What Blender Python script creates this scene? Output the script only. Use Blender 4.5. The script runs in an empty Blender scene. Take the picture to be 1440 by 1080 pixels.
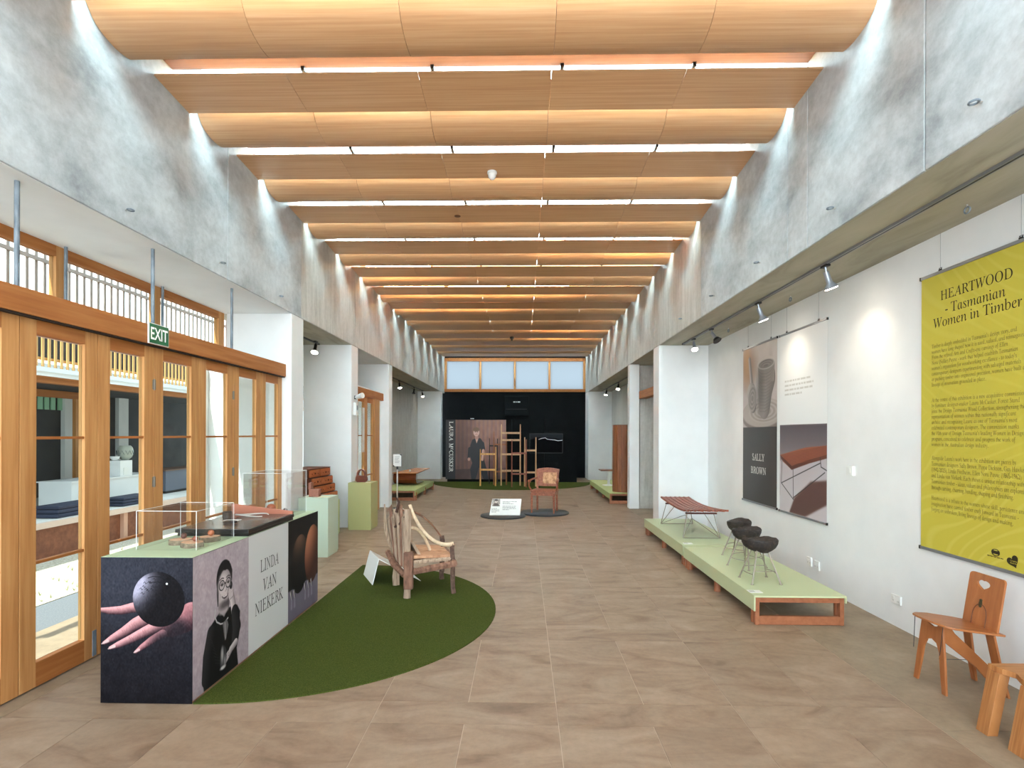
import bpy, math, random
import numpy as np
from mathutils import Vector, Matrix
from mathutils.geometry import tessellate_polygon
random.seed(7)
PI = math.pi
sc = bpy.context.scene
COL = sc.collection

# ------------------------------------------------------------------ camera, sky, sun, exposure
YAW, ROLL = math.atan(15.5 / 765), .003
cam = bpy.data.cameras.new('camera')
cam.sensor_fit = 'HORIZONTAL'
cam.sensor_width = 36
cam.lens = 36 * 765 / 1440
cam.shift_y = (610.7 - 540) / 1440
cam.clip_start = .05
co = bpy.data.objects.new('camera', cam)
COL.objects.link(co)
co.matrix_world = Matrix.Translation((0, 0, 1.6)) @ Matrix.Rotation(YAW, 4, 'Z') @ Matrix.Rotation(PI / 2, 4, 'X') @ Matrix.Rotation(ROLL, 4, 'Z')
sc.camera = co
sc.view_settings.view_transform = 'Standard'
sc.view_settings.look = 'None'
sc.view_settings.gamma = 1
sc.view_settings.exposure = 1.76
sc.view_settings.use_curve_mapping = False
sc.cycles.use_denoising = True
sc.cycles.max_bounces = 10
sc.cycles.diffuse_bounces = 5
sc.cycles.glossy_bounces = 3
sc.cycles.transmission_bounces = 6
sc.cycles.transparent_max_bounces = 16
sc.cycles.sample_clamp_indirect = 6
sc.cycles.caustics_reflective = False
sc.cycles.caustics_refractive = False
w = bpy.data.worlds.new('sky')
sc.world = w
w.use_nodes = True
bg = w.node_tree.nodes['Background']
bg.inputs[0].default_value = (.76, .89, 1.0, 1)
bg.inputs[1].default_value = 1.3
sl = bpy.data.lights.new('sun', 'SUN')
sl.energy = 3.6
sl.angle = .01
sl.color = (1, .95, .86)
so = bpy.data.objects.new('sun', sl)
COL.objects.link(so)
so.rotation_euler = Vector((.14, .62, -.75)).to_track_quat('-Z', 'Y').to_euler()
PITCH, LIP0, LIPZ = 1.235, 4.23, 4.42
XL, XR = -2.92, 2.30          # inner faces of the two concrete walls
for k in range(-2, 13):       # daylight that falls through the skylight strips
    a = bpy.data.lights.new('skylight_daylight', 'AREA')
    a.shape = 'RECTANGLE'
    a.size, a.size_y = 5.1, .24
    a.energy = 54
    a.color = (.90, .96, 1.0)
    o = bpy.data.objects.new('skylight_daylight', a)
    COL.objects.link(o)
    o.location = (-.31, LIP0 + k * PITCH + .365, 4.66)

a = bpy.data.lights.new('overhead_fill', 'AREA')      # overhead fill lamp, added behind the camera under the closed roof
a.shape = 'RECTANGLE'
a.size, a.size_y = 5.0, 6.0
a.energy = 60
a.color = (.87, .945, 1.0)
o = bpy.data.objects.new('overhead_fill', a)
COL.objects.link(o)
o.location = (-.31, -1.9, 4.75)

a = bpy.data.lights.new('end_window_daylight', 'AREA')  # glazed end wall behind the camera
a.shape = 'RECTANGLE'
a.size, a.size_y = 5.0, 4.2
a.energy = 235
a.color = (.84, .94, 1.0)
o = bpy.data.objects.new('end_window_daylight', a)
COL.objects.link(o)
o.location = (-.31, -5.9, 2.4)
o.rotation_euler = (PI / 2, 0, 0)

# ------------------------------------------------------------------ helpers
def lin(c):
    return tuple(((v / 255) / 12.92 if v <= 10.3 else ((v / 255 + .055) / 1.055) ** 2.4) for v in c[:3]) + (1,)

def new_mat(name):
    m = bpy.data.materials.new(name)
    m.use_nodes = True
    nt = m.node_tree
    return m, nt, nt.nodes['Principled BSDF']

def flat(name, c, rough=.5, metal=0, spec=.5, emit=None, es=0):
    m, nt, p = new_mat(name)
    p.inputs['Base Color'].default_value = lin(c)
    p.inputs['Roughness'].default_value = rough
    p.inputs['Metallic'].default_value = metal
    p.inputs['Specular IOR Level'].default_value = spec
    if emit:
        p.inputs['Emission Color'].default_value = lin(emit)
        p.inputs['Emission Strength'].default_value = es
    return m

def noisy(name, stops, scale=(1, 1, 1), ns=4, detail=6, rough=.6, bump=0, world=True, dist=0, rnd=0, spec=.5, rough_n=.55, fine=0, fs=40):
    """colour ramp over a stretched noise; world: in world space, else object space; rnd: tone change per piece"""
    m, nt, p = new_mat(name)
    N, L = nt.nodes, nt.links
    if world:
        g = N.new('ShaderNodeNewGeometry'); src = g.outputs['Position']
    else:
        g = N.new('ShaderNodeTexCoord'); src = g.outputs['Object']
    oi = N.new('ShaderNodeObjectInfo')
    mp = N.new('ShaderNodeMapping')
    mp.inputs['Scale'].default_value = scale
    if rnd:
        ad = N.new('ShaderNodeVectorMath'); ad.operation = 'MULTIPLY_ADD'
        ad.inputs[1].default_value = (37, 53, 29)
        L.new(oi.outputs['Random'], ad.inputs[0]); L.new(src, ad.inputs[2]); src = ad.outputs[0]
    L.new(src, mp.inputs[0])
    n = N.new('ShaderNodeTexNoise')
    n.inputs['Scale'].default_value = ns
    n.inputs['Detail'].default_value = detail
    n.inputs['Roughness'].default_value = rough_n
    n.inputs['Distortion'].default_value = dist
    L.new(mp.outputs[0], n.inputs['Vector'])
    r = N.new('ShaderNodeValToRGB')
    e = r.color_ramp.elements
    while len(e) < len(stops): e.new(.5)
    for q, (t, c) in zip(e, stops):
        q.position = t; q.color = lin(c)
    L.new(n.outputs['Fac'], r.inputs[0])
    out = r.outputs[0]
    if rnd:
        hs = N.new('ShaderNodeHueSaturation')
        ma = N.new('ShaderNodeMapRange')
        ma.inputs[3].default_value = 1 - rnd; ma.inputs[4].default_value = 1 + rnd
        L.new(oi.outputs['Random'], ma.inputs[0]); L.new(ma.outputs[0], hs.inputs['Value']); L.new(out, hs.inputs['Color'])
        out = hs.outputs[0]
    if fine:                                # fine speckle over the ground tone
        n2 = N.new('ShaderNodeTexNoise'); n2.inputs['Scale'].default_value = fs; n2.inputs['Detail'].default_value = 6; n2.inputs['Roughness'].default_value = .7
        L.new(src, n2.inputs['Vector'])
        m2 = N.new('ShaderNodeMapRange'); m2.inputs[1].default_value = .3; m2.inputs[2].default_value = .62; m2.inputs[3].default_value = 1 - fine; m2.inputs[4].default_value = 1 + fine * .25
        L.new(n2.outputs['Fac'], m2.inputs[0])
        vm = N.new('ShaderNodeVectorMath'); vm.operation = 'SCALE'
        L.new(out, vm.inputs[0]); L.new(m2.outputs[0], vm.inputs['Scale']); out = vm.outputs[0]
    L.new(out, p.inputs['Base Color'])
    p.inputs['Roughness'].default_value = rough
    p.inputs['Specular IOR Level'].default_value = spec
    if bump:
        b = N.new('ShaderNodeBump'); b.inputs['Strength'].default_value = bump; b.inputs['Distance'].default_value = .01
        L.new(n.outputs['Fac'], b.inputs['Height']); L.new(b.outputs[0], p.inputs['Normal'])
    return m

def glassy(name, tint=(255, 255, 255), trans=0.0, clear=.9, rough=.05):
    """thin pane: clear share lets light straight through, trans share diffuses it, the rest mirrors"""
    m, nt, p = new_mat(name)
    N, L = nt.nodes, nt.links
    t = N.new('ShaderNodeBsdfTransparent'); t.inputs[0].default_value = lin(tint)
    out = t.outputs[0]
    if trans:
        d = N.new('ShaderNodeBsdfTranslucent'); d.inputs[0].default_value = lin(tint)
        x = N.new('ShaderNodeMixShader'); x.inputs[0].default_value = trans
        L.new(out, x.inputs[1]); L.new(d.outputs[0], x.inputs[2]); out = x.outputs[0]
    g = N.new('ShaderNodeBsdfGlossy'); g.inputs['Roughness'].default_value = rough
    x = N.new('ShaderNodeMixShader')
    fr = N.new('ShaderNodeLayerWeight'); fr.inputs[0].default_value = .12
    mu = N.new('ShaderNodeMath'); mu.operation = 'MULTIPLY'; mu.inputs[1].default_value = 1 - clear + .25
    L.new(fr.outputs['Fresnel'], mu.inputs[0]); L.new(mu.outputs[0], x.inputs[0])
    L.new(out, x.inputs[1]); L.new(g.outputs[0], x.inputs[2])
    L.new(x.outputs[0], N['Material Output'].inputs[0])
    return m

class MB:
    def __init__(s): s.v = []; s.f = []
    def add(s, vs, fs):
        n = len(s.v); s.v += [tuple(p) for p in vs]; s.f += [tuple(i + n for i in f) for f in fs]; return s
    def hexa(s, a, b):                      # two quads a, b (4 points each, same order)
        return s.add(list(a) + list(b), [(3, 2, 1, 0), (4, 5, 6, 7), (0, 1, 5, 4), (1, 2, 6, 5), (2, 3, 7, 6), (3, 0, 4, 7)])
    def box(s, x0, x1, y0, y1, z0, z1):
        return s.hexa([(x0, y0, z0), (x1, y0, z0), (x1, y1, z0), (x0, y1, z0)], [(x0, y0, z1), (x1, y0, z1), (x1, y1, z1), (x0, y1, z1)])
    def tube(s, pts, r, n=8, flatten=1):
        pts = [Vector(p) for p in pts]
        rs = r if isinstance(r, (list, tuple)) else [r] * len(pts)
        vs, fs = [], []
        up = None
        for i, p in enumerate(pts):
            d = (pts[min(i + 1, len(pts) - 1)] - pts[max(i - 1, 0)]).normalized()
            if up is None: up = d.orthogonal().normalized()
            up = (up - d * up.dot(d)).normalized()
            q = d.cross(up)
            for k in range(n):
                a = 2 * PI * k / n
                vs.append(p + up * math.cos(a) * rs[i] + q * math.sin(a) * rs[i] * flatten)
        m = len(pts)
        for i in range(m - 1):
            for k in range(n):
                fs.append((i * n + k, i * n + (k + 1) % n, (i + 1) * n + (k + 1) % n, (i + 1) * n + k))
        fs.append(tuple(reversed(range(n)))); fs.append(tuple((m - 1) * n + k for k in range(n)))
        return s.add(vs, fs)
    def bar(s, p, q, w, h=None, up=(0, 0, 1)):      # square bar from p to q
        p, q = Vector(p), Vector(q); h = h or w
        d = (q - p).normalized(); u = Vector(up)
        if abs(d.dot(u)) > .98: u = Vector((0, 1, 0))
        a = d.cross(u).normalized() * w / 2; b = a.cross(d).normalized() * h / 2
        return s.hexa([p - a - b, p + a - b, p + a + b, p - a + b], [q - a - b, q + a - b, q + a + b, q - a + b])
    def cyl(s, p, q, r0, r1=None, n=16): return s.tube([p, q], [r0, r0 if r1 is None else r1], n)
    def lathe(s, prof, n=24, c=(0, 0, 0)):
        vs = [(c[0] + r * math.cos(2 * PI * k / n), c[1] + r * math.sin(2 * PI * k / n), c[2] + z) for r, z in prof for k in range(n)]
        fs = [(i * n + k, i * n + (k + 1) % n, (i + 1) * n + (k + 1) % n, (i + 1) * n + k) for i in range(len(prof) - 1) for k in range(n)]
        m = len(prof)
        fs.append(tuple(reversed(range(n)))); fs.append(tuple((m - 1) * n + k for k in range(n)))
        return s.add(vs, fs)
    def prism(s, pts, vec):                 # planar polygon extruded by vec
        n = len(pts); vec = Vector(vec)
        vs = [Vector(p) for p in pts] + [Vector(p) + vec for p in pts]
        fs = [tuple(reversed(range(n))), tuple(range(n, 2 * n))] + [(i, (i + 1) % n, n + (i + 1) % n, n + i) for i in range(n)]
        return s.add(vs, fs)
    def holed(s, outer, holes, fn, vec):    # outline with holes in 2d, fn maps 2d to 3d, extruded by vec
        vec = Vector(vec)
        loops = [outer] + holes
        tri = tessellate_polygon([[Vector((a, b, 0)) for a, b in l] for l in loops])
        fl = [Vector(fn(a, b)) for l in loops for a, b in l]
        n = len(fl)
        fs = [tuple(t) for t in tri] + [tuple(n + i for i in reversed(t)) for t in tri]
        k = 0
        for l in loops:
            m = len(l)
            fs += [(k + i, k + (i + 1) % m, n + k + (i + 1) % m, n + k + i) for i in range(m)]
            k += m
        return s.add(fl + [p + vec for p in fl], fs)
    def strip(s, prof, vec, thick):         # open profile (3d points) with thickness vector list, extruded by vec
        n = len(prof); vec = Vector(vec)
        a = [Vector(p) for p in prof]; b = [Vector(p) + Vector(t) for p, t in zip(prof, thick)]
        ring = a + b[::-1]
        return s.prism_loop(ring, vec)
    def prism_loop(s, ring, vec):
        n = len(ring); h = n // 2
        vs = ring + [p + vec for p in ring]
        fs = [(i, (i + 1) % n, n + (i + 1) % n, n + i) for i in range(n)]
        for i in range(h - 1):
            j = n - 1 - i
            fs.append((i, j, j - 1, i + 1)); fs.append((n + i, n + i + 1, n + j - 1, n + j))
        return s.add(vs, fs)
    def sphere(s, c, r, n=16, m=10, sz=1, wob=0):
        vs, fs = [], []
        for i in range(1, m):
            t = PI * i / m
            for k in range(n):
                a = 2 * PI * k / n
                q = r * (1 + (random.uniform(-wob, wob) if wob else 0))
                vs.append((c[0] + q * math.sin(t) * math.cos(a), c[1] + q * math.sin(t) * math.sin(a), c[2] + q * sz * math.cos(t)))
        for i in range(m - 2):
            for k in range(n):
                fs.append((i * n + k, (i + 1) * n + k, (i + 1) * n + (k + 1) % n, i * n + (k + 1) % n))
        fs.append(tuple(range(n))); fs.append(tuple(reversed([(m - 2) * n + k for k in range(n)])))
        return s.add(vs, fs)
    def mesh(s, name, smooth=0):
        me = bpy.data.meshes.new(name)
        me.from_pydata(s.v, [], s.f); me.update()
        import bmesh
        b = bmesh.new(); b.from_mesh(me); bmesh.ops.recalc_face_normals(b, faces=b.faces); b.to_mesh(me); b.free()
        if smooth:
            me.polygons.foreach_set('use_smooth', [True] * len(me.polygons))
            me.set_sharp_from_angle(angle=math.radians(smooth))
        return me
    def build(s, name, m, parent=None, loc=(0, 0, 0), smooth=0, bevel=0):
        me = s.mesh(name, smooth)
        if m: me.materials.append(m)
        return put(name, me, parent, loc, bevel)

def put(name, me, parent=None, loc=(0, 0, 0), bevel=0):
    o = bpy.data.objects.new(name, me)
    COL.objects.link(o)
    o.location = loc
    if parent: o.parent = parent
    if bevel:
        b = o.modifiers.new('edge', 'BEVEL'); b.width = bevel; b.segments = 2; b.limit_method = 'ANGLE'
    return o

def tag(o, label, cat, group=None, kind=None):
    if label: o['label'] = label
    if cat: o['category'] = cat
    if group: o['group'] = group
    if kind: o['kind'] = kind
    return o

def thing(name, label, cat, loc=(0, 0, 0), rotz=0, group=None, kind=None):
    o = bpy.data.objects.new(name, None)
    o.empty_display_size = .1
    COL.objects.link(o)
    o.location = loc; o.rotation_euler = (0, 0, rotz)
    return tag(o, label, cat, group, kind)

def struct(name, loc=(0, 0, 0)):
    return thing(name, None, None, loc, kind='structure')

def B(x0, x1, y0, y1, z0, z1): return MB().box(x0, x1, y0, y1, z0, z1)

def copy_tree(src, loc, rotz=0, label=None):
    r = src.copy(); COL.objects.link(r); r.location = loc; r.rotation_euler = (0, 0, rotz)
    if label: r['label'] = label
    for ch in list(src.children):
        c = ch.copy(); COL.objects.link(c); c.parent = r
        for g in ch.children:
            d = g.copy(); COL.objects.link(d); d.parent = c
    return r

# flat printing: pictures painted into an array of pixels
class CV:
    def __init__(s, W, H, c0, c1=None):
        s.W, s.H = W, H
        s.y, s.x = np.mgrid[0:H, 0:W].astype(np.float32) + .5
        s.a = np.zeros((H, W, 3), np.float32)
        c0 = np.array(c0) / 255.; c1 = c0 if c1 is None else np.array(c1) / 255.
        s.a[:] = c0 + (c1 - c0) * (s.y / H)[..., None]
        s.rng = np.random.default_rng(3)
    def mix(s, m, c):
        c = np.asarray(c, np.float32) / 255.
        m = np.clip(m, 0, 1)[..., None]
        s.a = s.a * (1 - m) + c * m; return s
    def ell(s, cx, cy, rx, ry, c, soft=1.5, rot=0, al=1):
        ca, sa = math.cos(rot), math.sin(rot)
        dx, dy = s.x - cx, s.y - cy
        u, v = (dx * ca + dy * sa) / rx, (-dx * sa + dy * ca) / ry
        d = (np.sqrt(u * u + v * v) - 1) * min(rx, ry)
        return s.mix(np.clip(.5 - d / soft, 0, 1) * al, c)
    def ball(s, cx, cy, rx, ry, dark, light, ldir=(-.5, -.7), rot=0, power=1.5, soft=1.5):
        ca, sa = math.cos(rot), math.sin(rot)
        dx, dy = s.x - cx, s.y - cy
        u, v = (dx * ca + dy * sa) / rx, (-dx * sa + dy * ca) / ry
        r2 = np.clip(u * u + v * v, 0, 1)
        nz = np.sqrt(1 - r2)
        sh = np.clip(u * ldir[0] + v * ldir[1] + nz * .35, 0, 1) ** power
        c = np.array(dark) * (1 - sh[..., None]) + np.array(light) * sh[..., None]
        d = (np.sqrt(u * u + v * v) - 1) * min(rx, ry)
        return s.mix(np.clip(.5 - d / soft, 0, 1), c)
    def cap(s, x0, y0, x1, y1, r0, r1, c, edge=None, soft=1.5, al=1):
        dx, dy = x1 - x0, y1 - y0; L = math.hypot(dx, dy) + 1e-6
        t = np.clip(((s.x - x0) * dx + (s.y - y0) * dy) / L ** 2, 0, 1)
        d = np.hypot(s.x - x0 - t * dx, s.y - y0 - t * dy); r = r0 + (r1 - r0) * t
        m = np.clip(.5 + (r - d) / soft, 0, 1) * al
        if edge is None: return s.mix(m, c)
        side = ((s.x - x0) * -dy + (s.y - y0) * dx) / L / np.maximum(r, 1)
        k = np.clip((side * .9 + .35), 0, 1)[..., None]
        return s.mix(m, np.array(c) * (1 - k) + np.array(edge) * k)
    def line(s, pts, r, c, soft=1.2, al=1):
        for p, q in zip(pts, pts[1:]): s.cap(*p, *q, r, r, c, soft=soft, al=al)
        return s
    def poly(s, pts, c, al=1, blur=0):
        m = np.zeros((s.H, s.W), bool)
        for (xa, ya), (xb, yb) in zip(pts, pts[1:] + pts[:1]):
            if ya == yb: continue
            m ^= ((ya > s.y) != (yb > s.y)) & (s.x < (xb - xa) * (s.y - ya) / (yb - ya) + xa)
        m = m.astype(np.float32)
        for _ in range(max(1, blur)):
            m = (m + np.roll(m, 1, 0) + np.roll(m, -1, 0) + np.roll(m, 1, 1) + np.roll(m, -1, 1)) / 5
        return s.mix(m * al, c)
    def limb(s, pts, rs, dark, light, l=(-.35, -.94), soft=1.5, amb=.45):
        best = np.full((s.H, s.W), 1e9, np.float32); nx = np.zeros_like(best); ny = np.zeros_like(best); rr = np.ones_like(best)
        for (x0, y0), (x1, y1), r0, r1 in zip(pts, pts[1:], rs, rs[1:]):
            dx, dy = x1 - x0, y1 - y0
            t = np.clip(((s.x - x0) * dx + (s.y - y0) * dy) / (dx * dx + dy * dy + 1e-6), 0, 1)
            ex, ey = s.x - x0 - t * dx, s.y - y0 - t * dy
            r = r0 + (r1 - r0) * t; d = np.hypot(ex, ey) - r
            k = d < best
            best = np.where(k, d, best); nx = np.where(k, ex, nx); ny = np.where(k, ey, ny); rr = np.where(k, r, rr)
        nx, ny = nx / rr, ny / rr
        sh = np.clip(amb + .6 * (nx * l[0] + ny * l[1]) + .25 * np.sqrt(np.clip(1 - nx * nx - ny * ny, 0, 1)), 0, 1)[..., None]
        return s.mix(np.clip(.5 - best / soft, 0, 1), (np.array(dark) * (1 - sh) + np.array(light) * sh))
    def noise(s, amp, cells, stretch=1):
        g = s.rng.normal(size=(cells + 1, int(cells * stretch) + 1)).astype(np.float32)
        yi, xi = s.y / s.H * (g.shape[0] - 1.001), s.x / s.W * (g.shape[1] - 1.001)
        y0, x0 = yi.astype(int), xi.astype(int); fy, fx = yi - y0, xi - x0
        n = (g[y0, x0] * (1 - fx) + g[y0, x0 + 1] * fx) * (1 - fy) + (g[y0 + 1, x0] * (1 - fx) + g[y0 + 1, x0 + 1] * fx) * fy
        s.a = np.clip(s.a + (n * amp / 255)[..., None], 0, 1); return s
    def mat(s, name, rough=.45, spec=.4, emit=0):
        im = bpy.data.images.new(name, s.W, s.H)
        px = np.ones((s.H, s.W, 4), np.float32); px[..., :3] = np.clip(s.a[::-1], 0, 1)
        im.pixels.foreach_set(px.ravel()); im.update(); im.pack()
        m, nt, p = new_mat(name)
        t = nt.nodes.new('ShaderNodeTexImage'); t.image = im; t.extension = 'EXTEND'
        nt.links.new(t.outputs[0], p.inputs['Base Color'])
        p.inputs['Roughness'].default_value = rough; p.inputs['Specular IOR Level'].default_value = spec
        if emit:
            nt.links.new(t.outputs[0], p.inputs['Emission Color']); p.inputs['Emission Strength'].default_value = emit
        return m

def sheet(name, m, p, xv, yv, parent=None, label=None):
    """flat printed rectangle: p lower left corner, xv, yv its edges"""
    p, xv, yv = Vector(p), Vector(xv), Vector(yv)
    me = bpy.data.meshes.new(name)
    me.from_pydata([p, p + xv, p + xv + yv, p + yv], [], [(0, 1, 2, 3)])
    uv = me.uv_layers.new(name='uv')
    for i, c in enumerate(((0, 0), (1, 0), (1, 1), (0, 1))): uv.data[i].uv = c
    me.materials.append(m)
    o = put(name, me, parent)
    if label: o['label'] = label
    return o

def serif(t):
    r = ''
    for ch in t:
        if 'A' <= ch <= 'Z': r += chr(0x1D434 + ord(ch) - 65)
        elif ch == 'h': r += 'h'
        elif 'a' <= ch <= 'z': r += chr(0x1D44E + ord(ch) - 97)
        else: r += ch
    return r

def text(name, s, m, p, xv, yv, width=None, height=None, size=None, parent=None, align='LEFT', line=1.0, ser=True, n=(0, 0, 0), fat=0):
    """lettering as a flat mesh; width/height: fit its box to these sizes (metres)"""
    c = bpy.data.curves.new(name, 'FONT')
    c.body = serif(s) if ser else s
    c.size = 1; c.align_x = align; c.space_line = line; c.resolution_u = 2; c.offset = fat
    if ser: c.shear = -.27
    o = bpy.data.objects.new(name, c)
    me = bpy.data.meshes.new_from_object(o)
    bpy.data.objects.remove(o); bpy.data.curves.remove(c)
    nv = len(me.vertices)
    a = np.empty(nv * 3, np.float32); me.vertices.foreach_get('co', a); a = a.reshape(-1, 3)
    lo, hi = a.min(0), a.max(0)
    sx = sy = size or 1
    if width: sx = sy = width / (hi[0] - lo[0])
    if height:
        sy = height / (hi[1] - lo[1])
        if not width: sx = sy
    xv, yv = np.array(Vector(xv).normalized()), np.array(Vector(yv).normalized())
    ax = lo[0] if align == 'LEFT' else (lo[0] + hi[0]) / 2
    out = np.array(p) + np.array(n) + (a[:, :1] - ax) * sx * xv + (a[:, 1:2] - hi[1]) * sy * yv    # p = top left / top centre
    me.vertices.foreach_set('co', out.astype(np.float32).ravel()); me.update()
    me.materials.clear(); me.materials.append(m)
    return put(name, me, parent)

def scribble(name, m, p, xv, yv, rows, width, pitch, parent, seed=1):
    """rows of word-long dashes for print too small to be read; rows: share of the width each line fills"""
    r = random.Random(seed); p, xv, yv = Vector(p), Vector(xv).normalized(), Vector(yv).normalized()
    mb = MB()
    for i, f in enumerate(rows):
        a = 0
        while a < width * f - .01:
            b = min(a + r.uniform(.5, 2.2) * pitch, width * f)
            q = p - yv * pitch * i
            mb.add([q + xv * a, q + xv * b, q + xv * b - yv * pitch * .42, q + xv * a - yv * pitch * .42], [(0, 3, 2, 1)])
            a = b + pitch * .3
    return tag(mb.build(name, m, parent), None, None, kind='stuff')

# ------------------------------------------------------------------ materials
concrete = noisy('concrete', [(.30, (138, 143, 145)), (.44, (172, 177, 179)), (.56, (192, 197, 199)), (.78, (212, 216, 217))], (1, .8, 1.3), 1.5, 12, .75, .1, dist=.15, rough_n=.68, fine=.16, fs=16)
concrete_streak = noisy('streaked concrete', [(.28, (160, 157, 149)), (.45, (184, 182, 175)), (.6, (197, 195, 189)), (.8, (208, 207, 202))], (7.0, 7.0, .8), 1.6, 10, .75, .08, dist=.0, rough_n=.72, fine=.12, fs=14)
soffit_mat = noisy('brown grey soffit concrete', [(.3, (146, 142, 124)), (.5, (168, 164, 146)), (.7, (180, 176, 160))], (2, .5, 1), 2.0, 8, .8, .05, dist=.8)
plaster = noisy('white painted plaster', [(.3, (224, 225, 224)), (.7, (236, 237, 236))], (1, 1, 1), 1.5, 5, .7, .03)
plaster_soft = noisy('off white limewash', [(.3, (205, 203, 198)), (.7, (224, 223, 219))], (1, 1, .4), 1.5, 6, .8, .03)
timber = noisy('oregon timber', [(.3, (170, 116, 66)), (.5, (186, 131, 78)), (.7, (198, 146, 92))], (14, 14, .8), 2, 4, .5, .03, rnd=.05, spec=.25)
timber_h = noisy('oregon timber laid lengthwise', [(.3, (150, 90, 44)), (.5, (164, 103, 54)), (.7, (176, 116, 66))], (14, .8, 14), 2, 4, .55, .03, spec=.2)
ply = noisy('timber veneer ceiling', [(.3, (192, 143, 100)), (.5, (204, 157, 113)), (.7, (213, 170, 128))], (.5, 26, 20), 2, 5, .42, .02, rnd=.035)
stone = noisy('sandstone slab', [(.28, (118, 95, 76)), (.42, (140, 117, 96)), (.56, (150, 128, 107)), (.76, (162, 141, 121))], (1.1, 2.6, 1), 1.3, 8, .5, .02, dist=1.6, rnd=.05, spec=.35, fine=.13, fs=22)
grout = flat('pale grout', (186, 166, 146), .9)
strip_mat = noisy('worn concrete floor strip', [(.3, (128, 110, 90)), (.55, (146, 128, 106)), (.8, (160, 143, 122))], (1, 1, 1), 2.4, 9, .6, .03, fine=.15, fs=18)
black_wall = noisy('matt black paint', [(.3, (15, 17, 18)), (.7, (20, 22, 23))], (1, 1, 1), 2, 3, .9, spec=.12)
black = flat('black plastic', (18, 18, 19), .4)
dark_metal = flat('dark steel', (70, 74, 80), .4, .7)
galv = noisy('galvanised steel', [(.3, (88, 100, 110)), (.7, (128, 138, 146))], (3, 3, 1), 8, 3, .45)
chrome = flat('chrome', (205, 203, 198), .3, .85)
alu = flat('grey aluminium', (150, 152, 156), .35, .6)
white_pl = flat('white plastic', (228, 228, 224), .4)
green = flat('pale green paint', (185, 193, 152), .5)
olive = flat('sage green paint', (170, 180, 118), .55)
mint = flat('mint green paint', (176, 196, 160), .5)
felt = noisy('green carpet', [(.3, (46, 56, 18)), (.5, (64, 74, 28)), (.7, (82, 88, 38))], (1, 1, 1), 160, 2, .95, .5, spec=.1)
orange_wood = noisy('orange brown timber', [(.3, (158, 88, 44)), (.6, (178, 104, 56)), (.8, (190, 118, 68))], (3, 3, 24), 2, 4, .45, .02, world=False)
glass = glassy('clear glass', (244, 250, 248), 0, .9)
acrylic = glassy('clear acrylic', (254, 254, 254), 0.012, .80, .02)
frosted = glassy('frosted glass', (225, 238, 240), .75, .9, .3)
frosted_end = glassy('frosted end glass', (176, 180, 182), .96, .9, .3)
edge_ac = flat('bright acrylic edge', (240, 244, 242), .15)
# ------------------------------------------------------------------ floor
floor = struct('floor')
B(XL - .25, 3.4, -6, 20.6, -.2, -.0025).build('floor_bed', grout, floor)
cols = [-2.92 + .52 * i for i in range(11)]
wide = B(.002, .518, .002, .988, -.012, 0).mesh('slab_wide'); wide.materials.append(stone)
narrow = B(.002, 1.038, .002, .246, -.012, 0).mesh('slab_narrow'); narrow.materials.append(stone)
rest = MB()
for k in range(-7, 14):
    y0 = 2.996 + 1.236 * k
    far = k < -1 or k > 8
    for i in range(10):
        if far: rest.box(cols[i] + .002, cols[i] + .518, y0 + .25, y0 + 1.234, -.012, 0)
        else: put('slab', wide, floor, (cols[i], y0 + .248, 0))
    for i in range(5):
        x = cols[2 * i] + (0 if k % 2 else 0)
        if far: rest.box(x + .002, x + 1.038, y0 + .002, y0 + .246, -.012, 0)
        else: put('slab', narrow, floor, (x, y0, 0))
tag(rest.build('paving', stone, floor), None, None, kind='stuff')
sm = MB()
for y in range(-6, 20, 3):
    sm.box(2.284, 3.2, y + .002, y + 2.998, -.012, 0)
sm.build('concrete_strip', strip_mat, floor)
sm = MB()
for y in range(-6, 20, 3):
    sm.box(-3.9, -2.924, y + .002, y + 2.998, -.2, 0)
sm.build('concrete_strip', strip_mat, floor)

# ------------------------------------------------------------------ concrete side walls, pillars, alcoves
def side(sx, xi, name, cuts, groove):
    w_ = struct(name)
    for a, b in zip(cuts, cuts[1:]):        # the upper wall is cast in bays with open joints
        x0, x1 = (xi - .3, xi) if sx < 0 else (xi, xi + .3)
        m = MB().box(x0, x1, a + .004, b - .004, 3.12, 4.9)
        m.build('concrete_panel', concrete if a < 6.5 else concrete_streak, w_, bevel=.006)
    xo = xi + sx * .012
    B(min(xo, xi + sx * .3), max(xo, xi + sx * .3), cuts[0], cuts[-1], 3.125, 4.9).build('joint_filler', flat('joint grey', (120, 120, 116), .8), w_)
    return w_

wl = side(-1, XL, 'wall_left', [-6, -2, .6, 2.9, 5.31, 7.1, 9.38, 11.88, 14.3, 16.6, 18.5, 20.15], 0)
wr = side(1, XR, 'wall_right', [-6, -2, .8, 3.17, 4.46, 4.79, 7.1, 9.6, 12.1, 14.4, 16.8, 18.6, 20.15], 0)
# soffits over the side bays
B(-3.88, XL - .012, -6, 6.82, 3.116, 3.3).build('door_bay_soffit', plaster, wl)
B(-4.0, XL - .012, 6.82, 9.3, 3.117, 3.3).build('alcove_soffit', soffit_mat, wl)
B(-4.0, XL - .012, 9.3, 11.8, 3.117, 3.3).build('door_bay_soffit', plaster_soft, wl)
B(-4.0, XL - .012, 11.8, 20.2, 3.117, 3.3).build('alcove_soffit', soffit_mat, wl)
B(XR + .012, 3.4, -6, 20.2, 3.117, 3.3).build('soffit', soffit_mat, wr)
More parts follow.
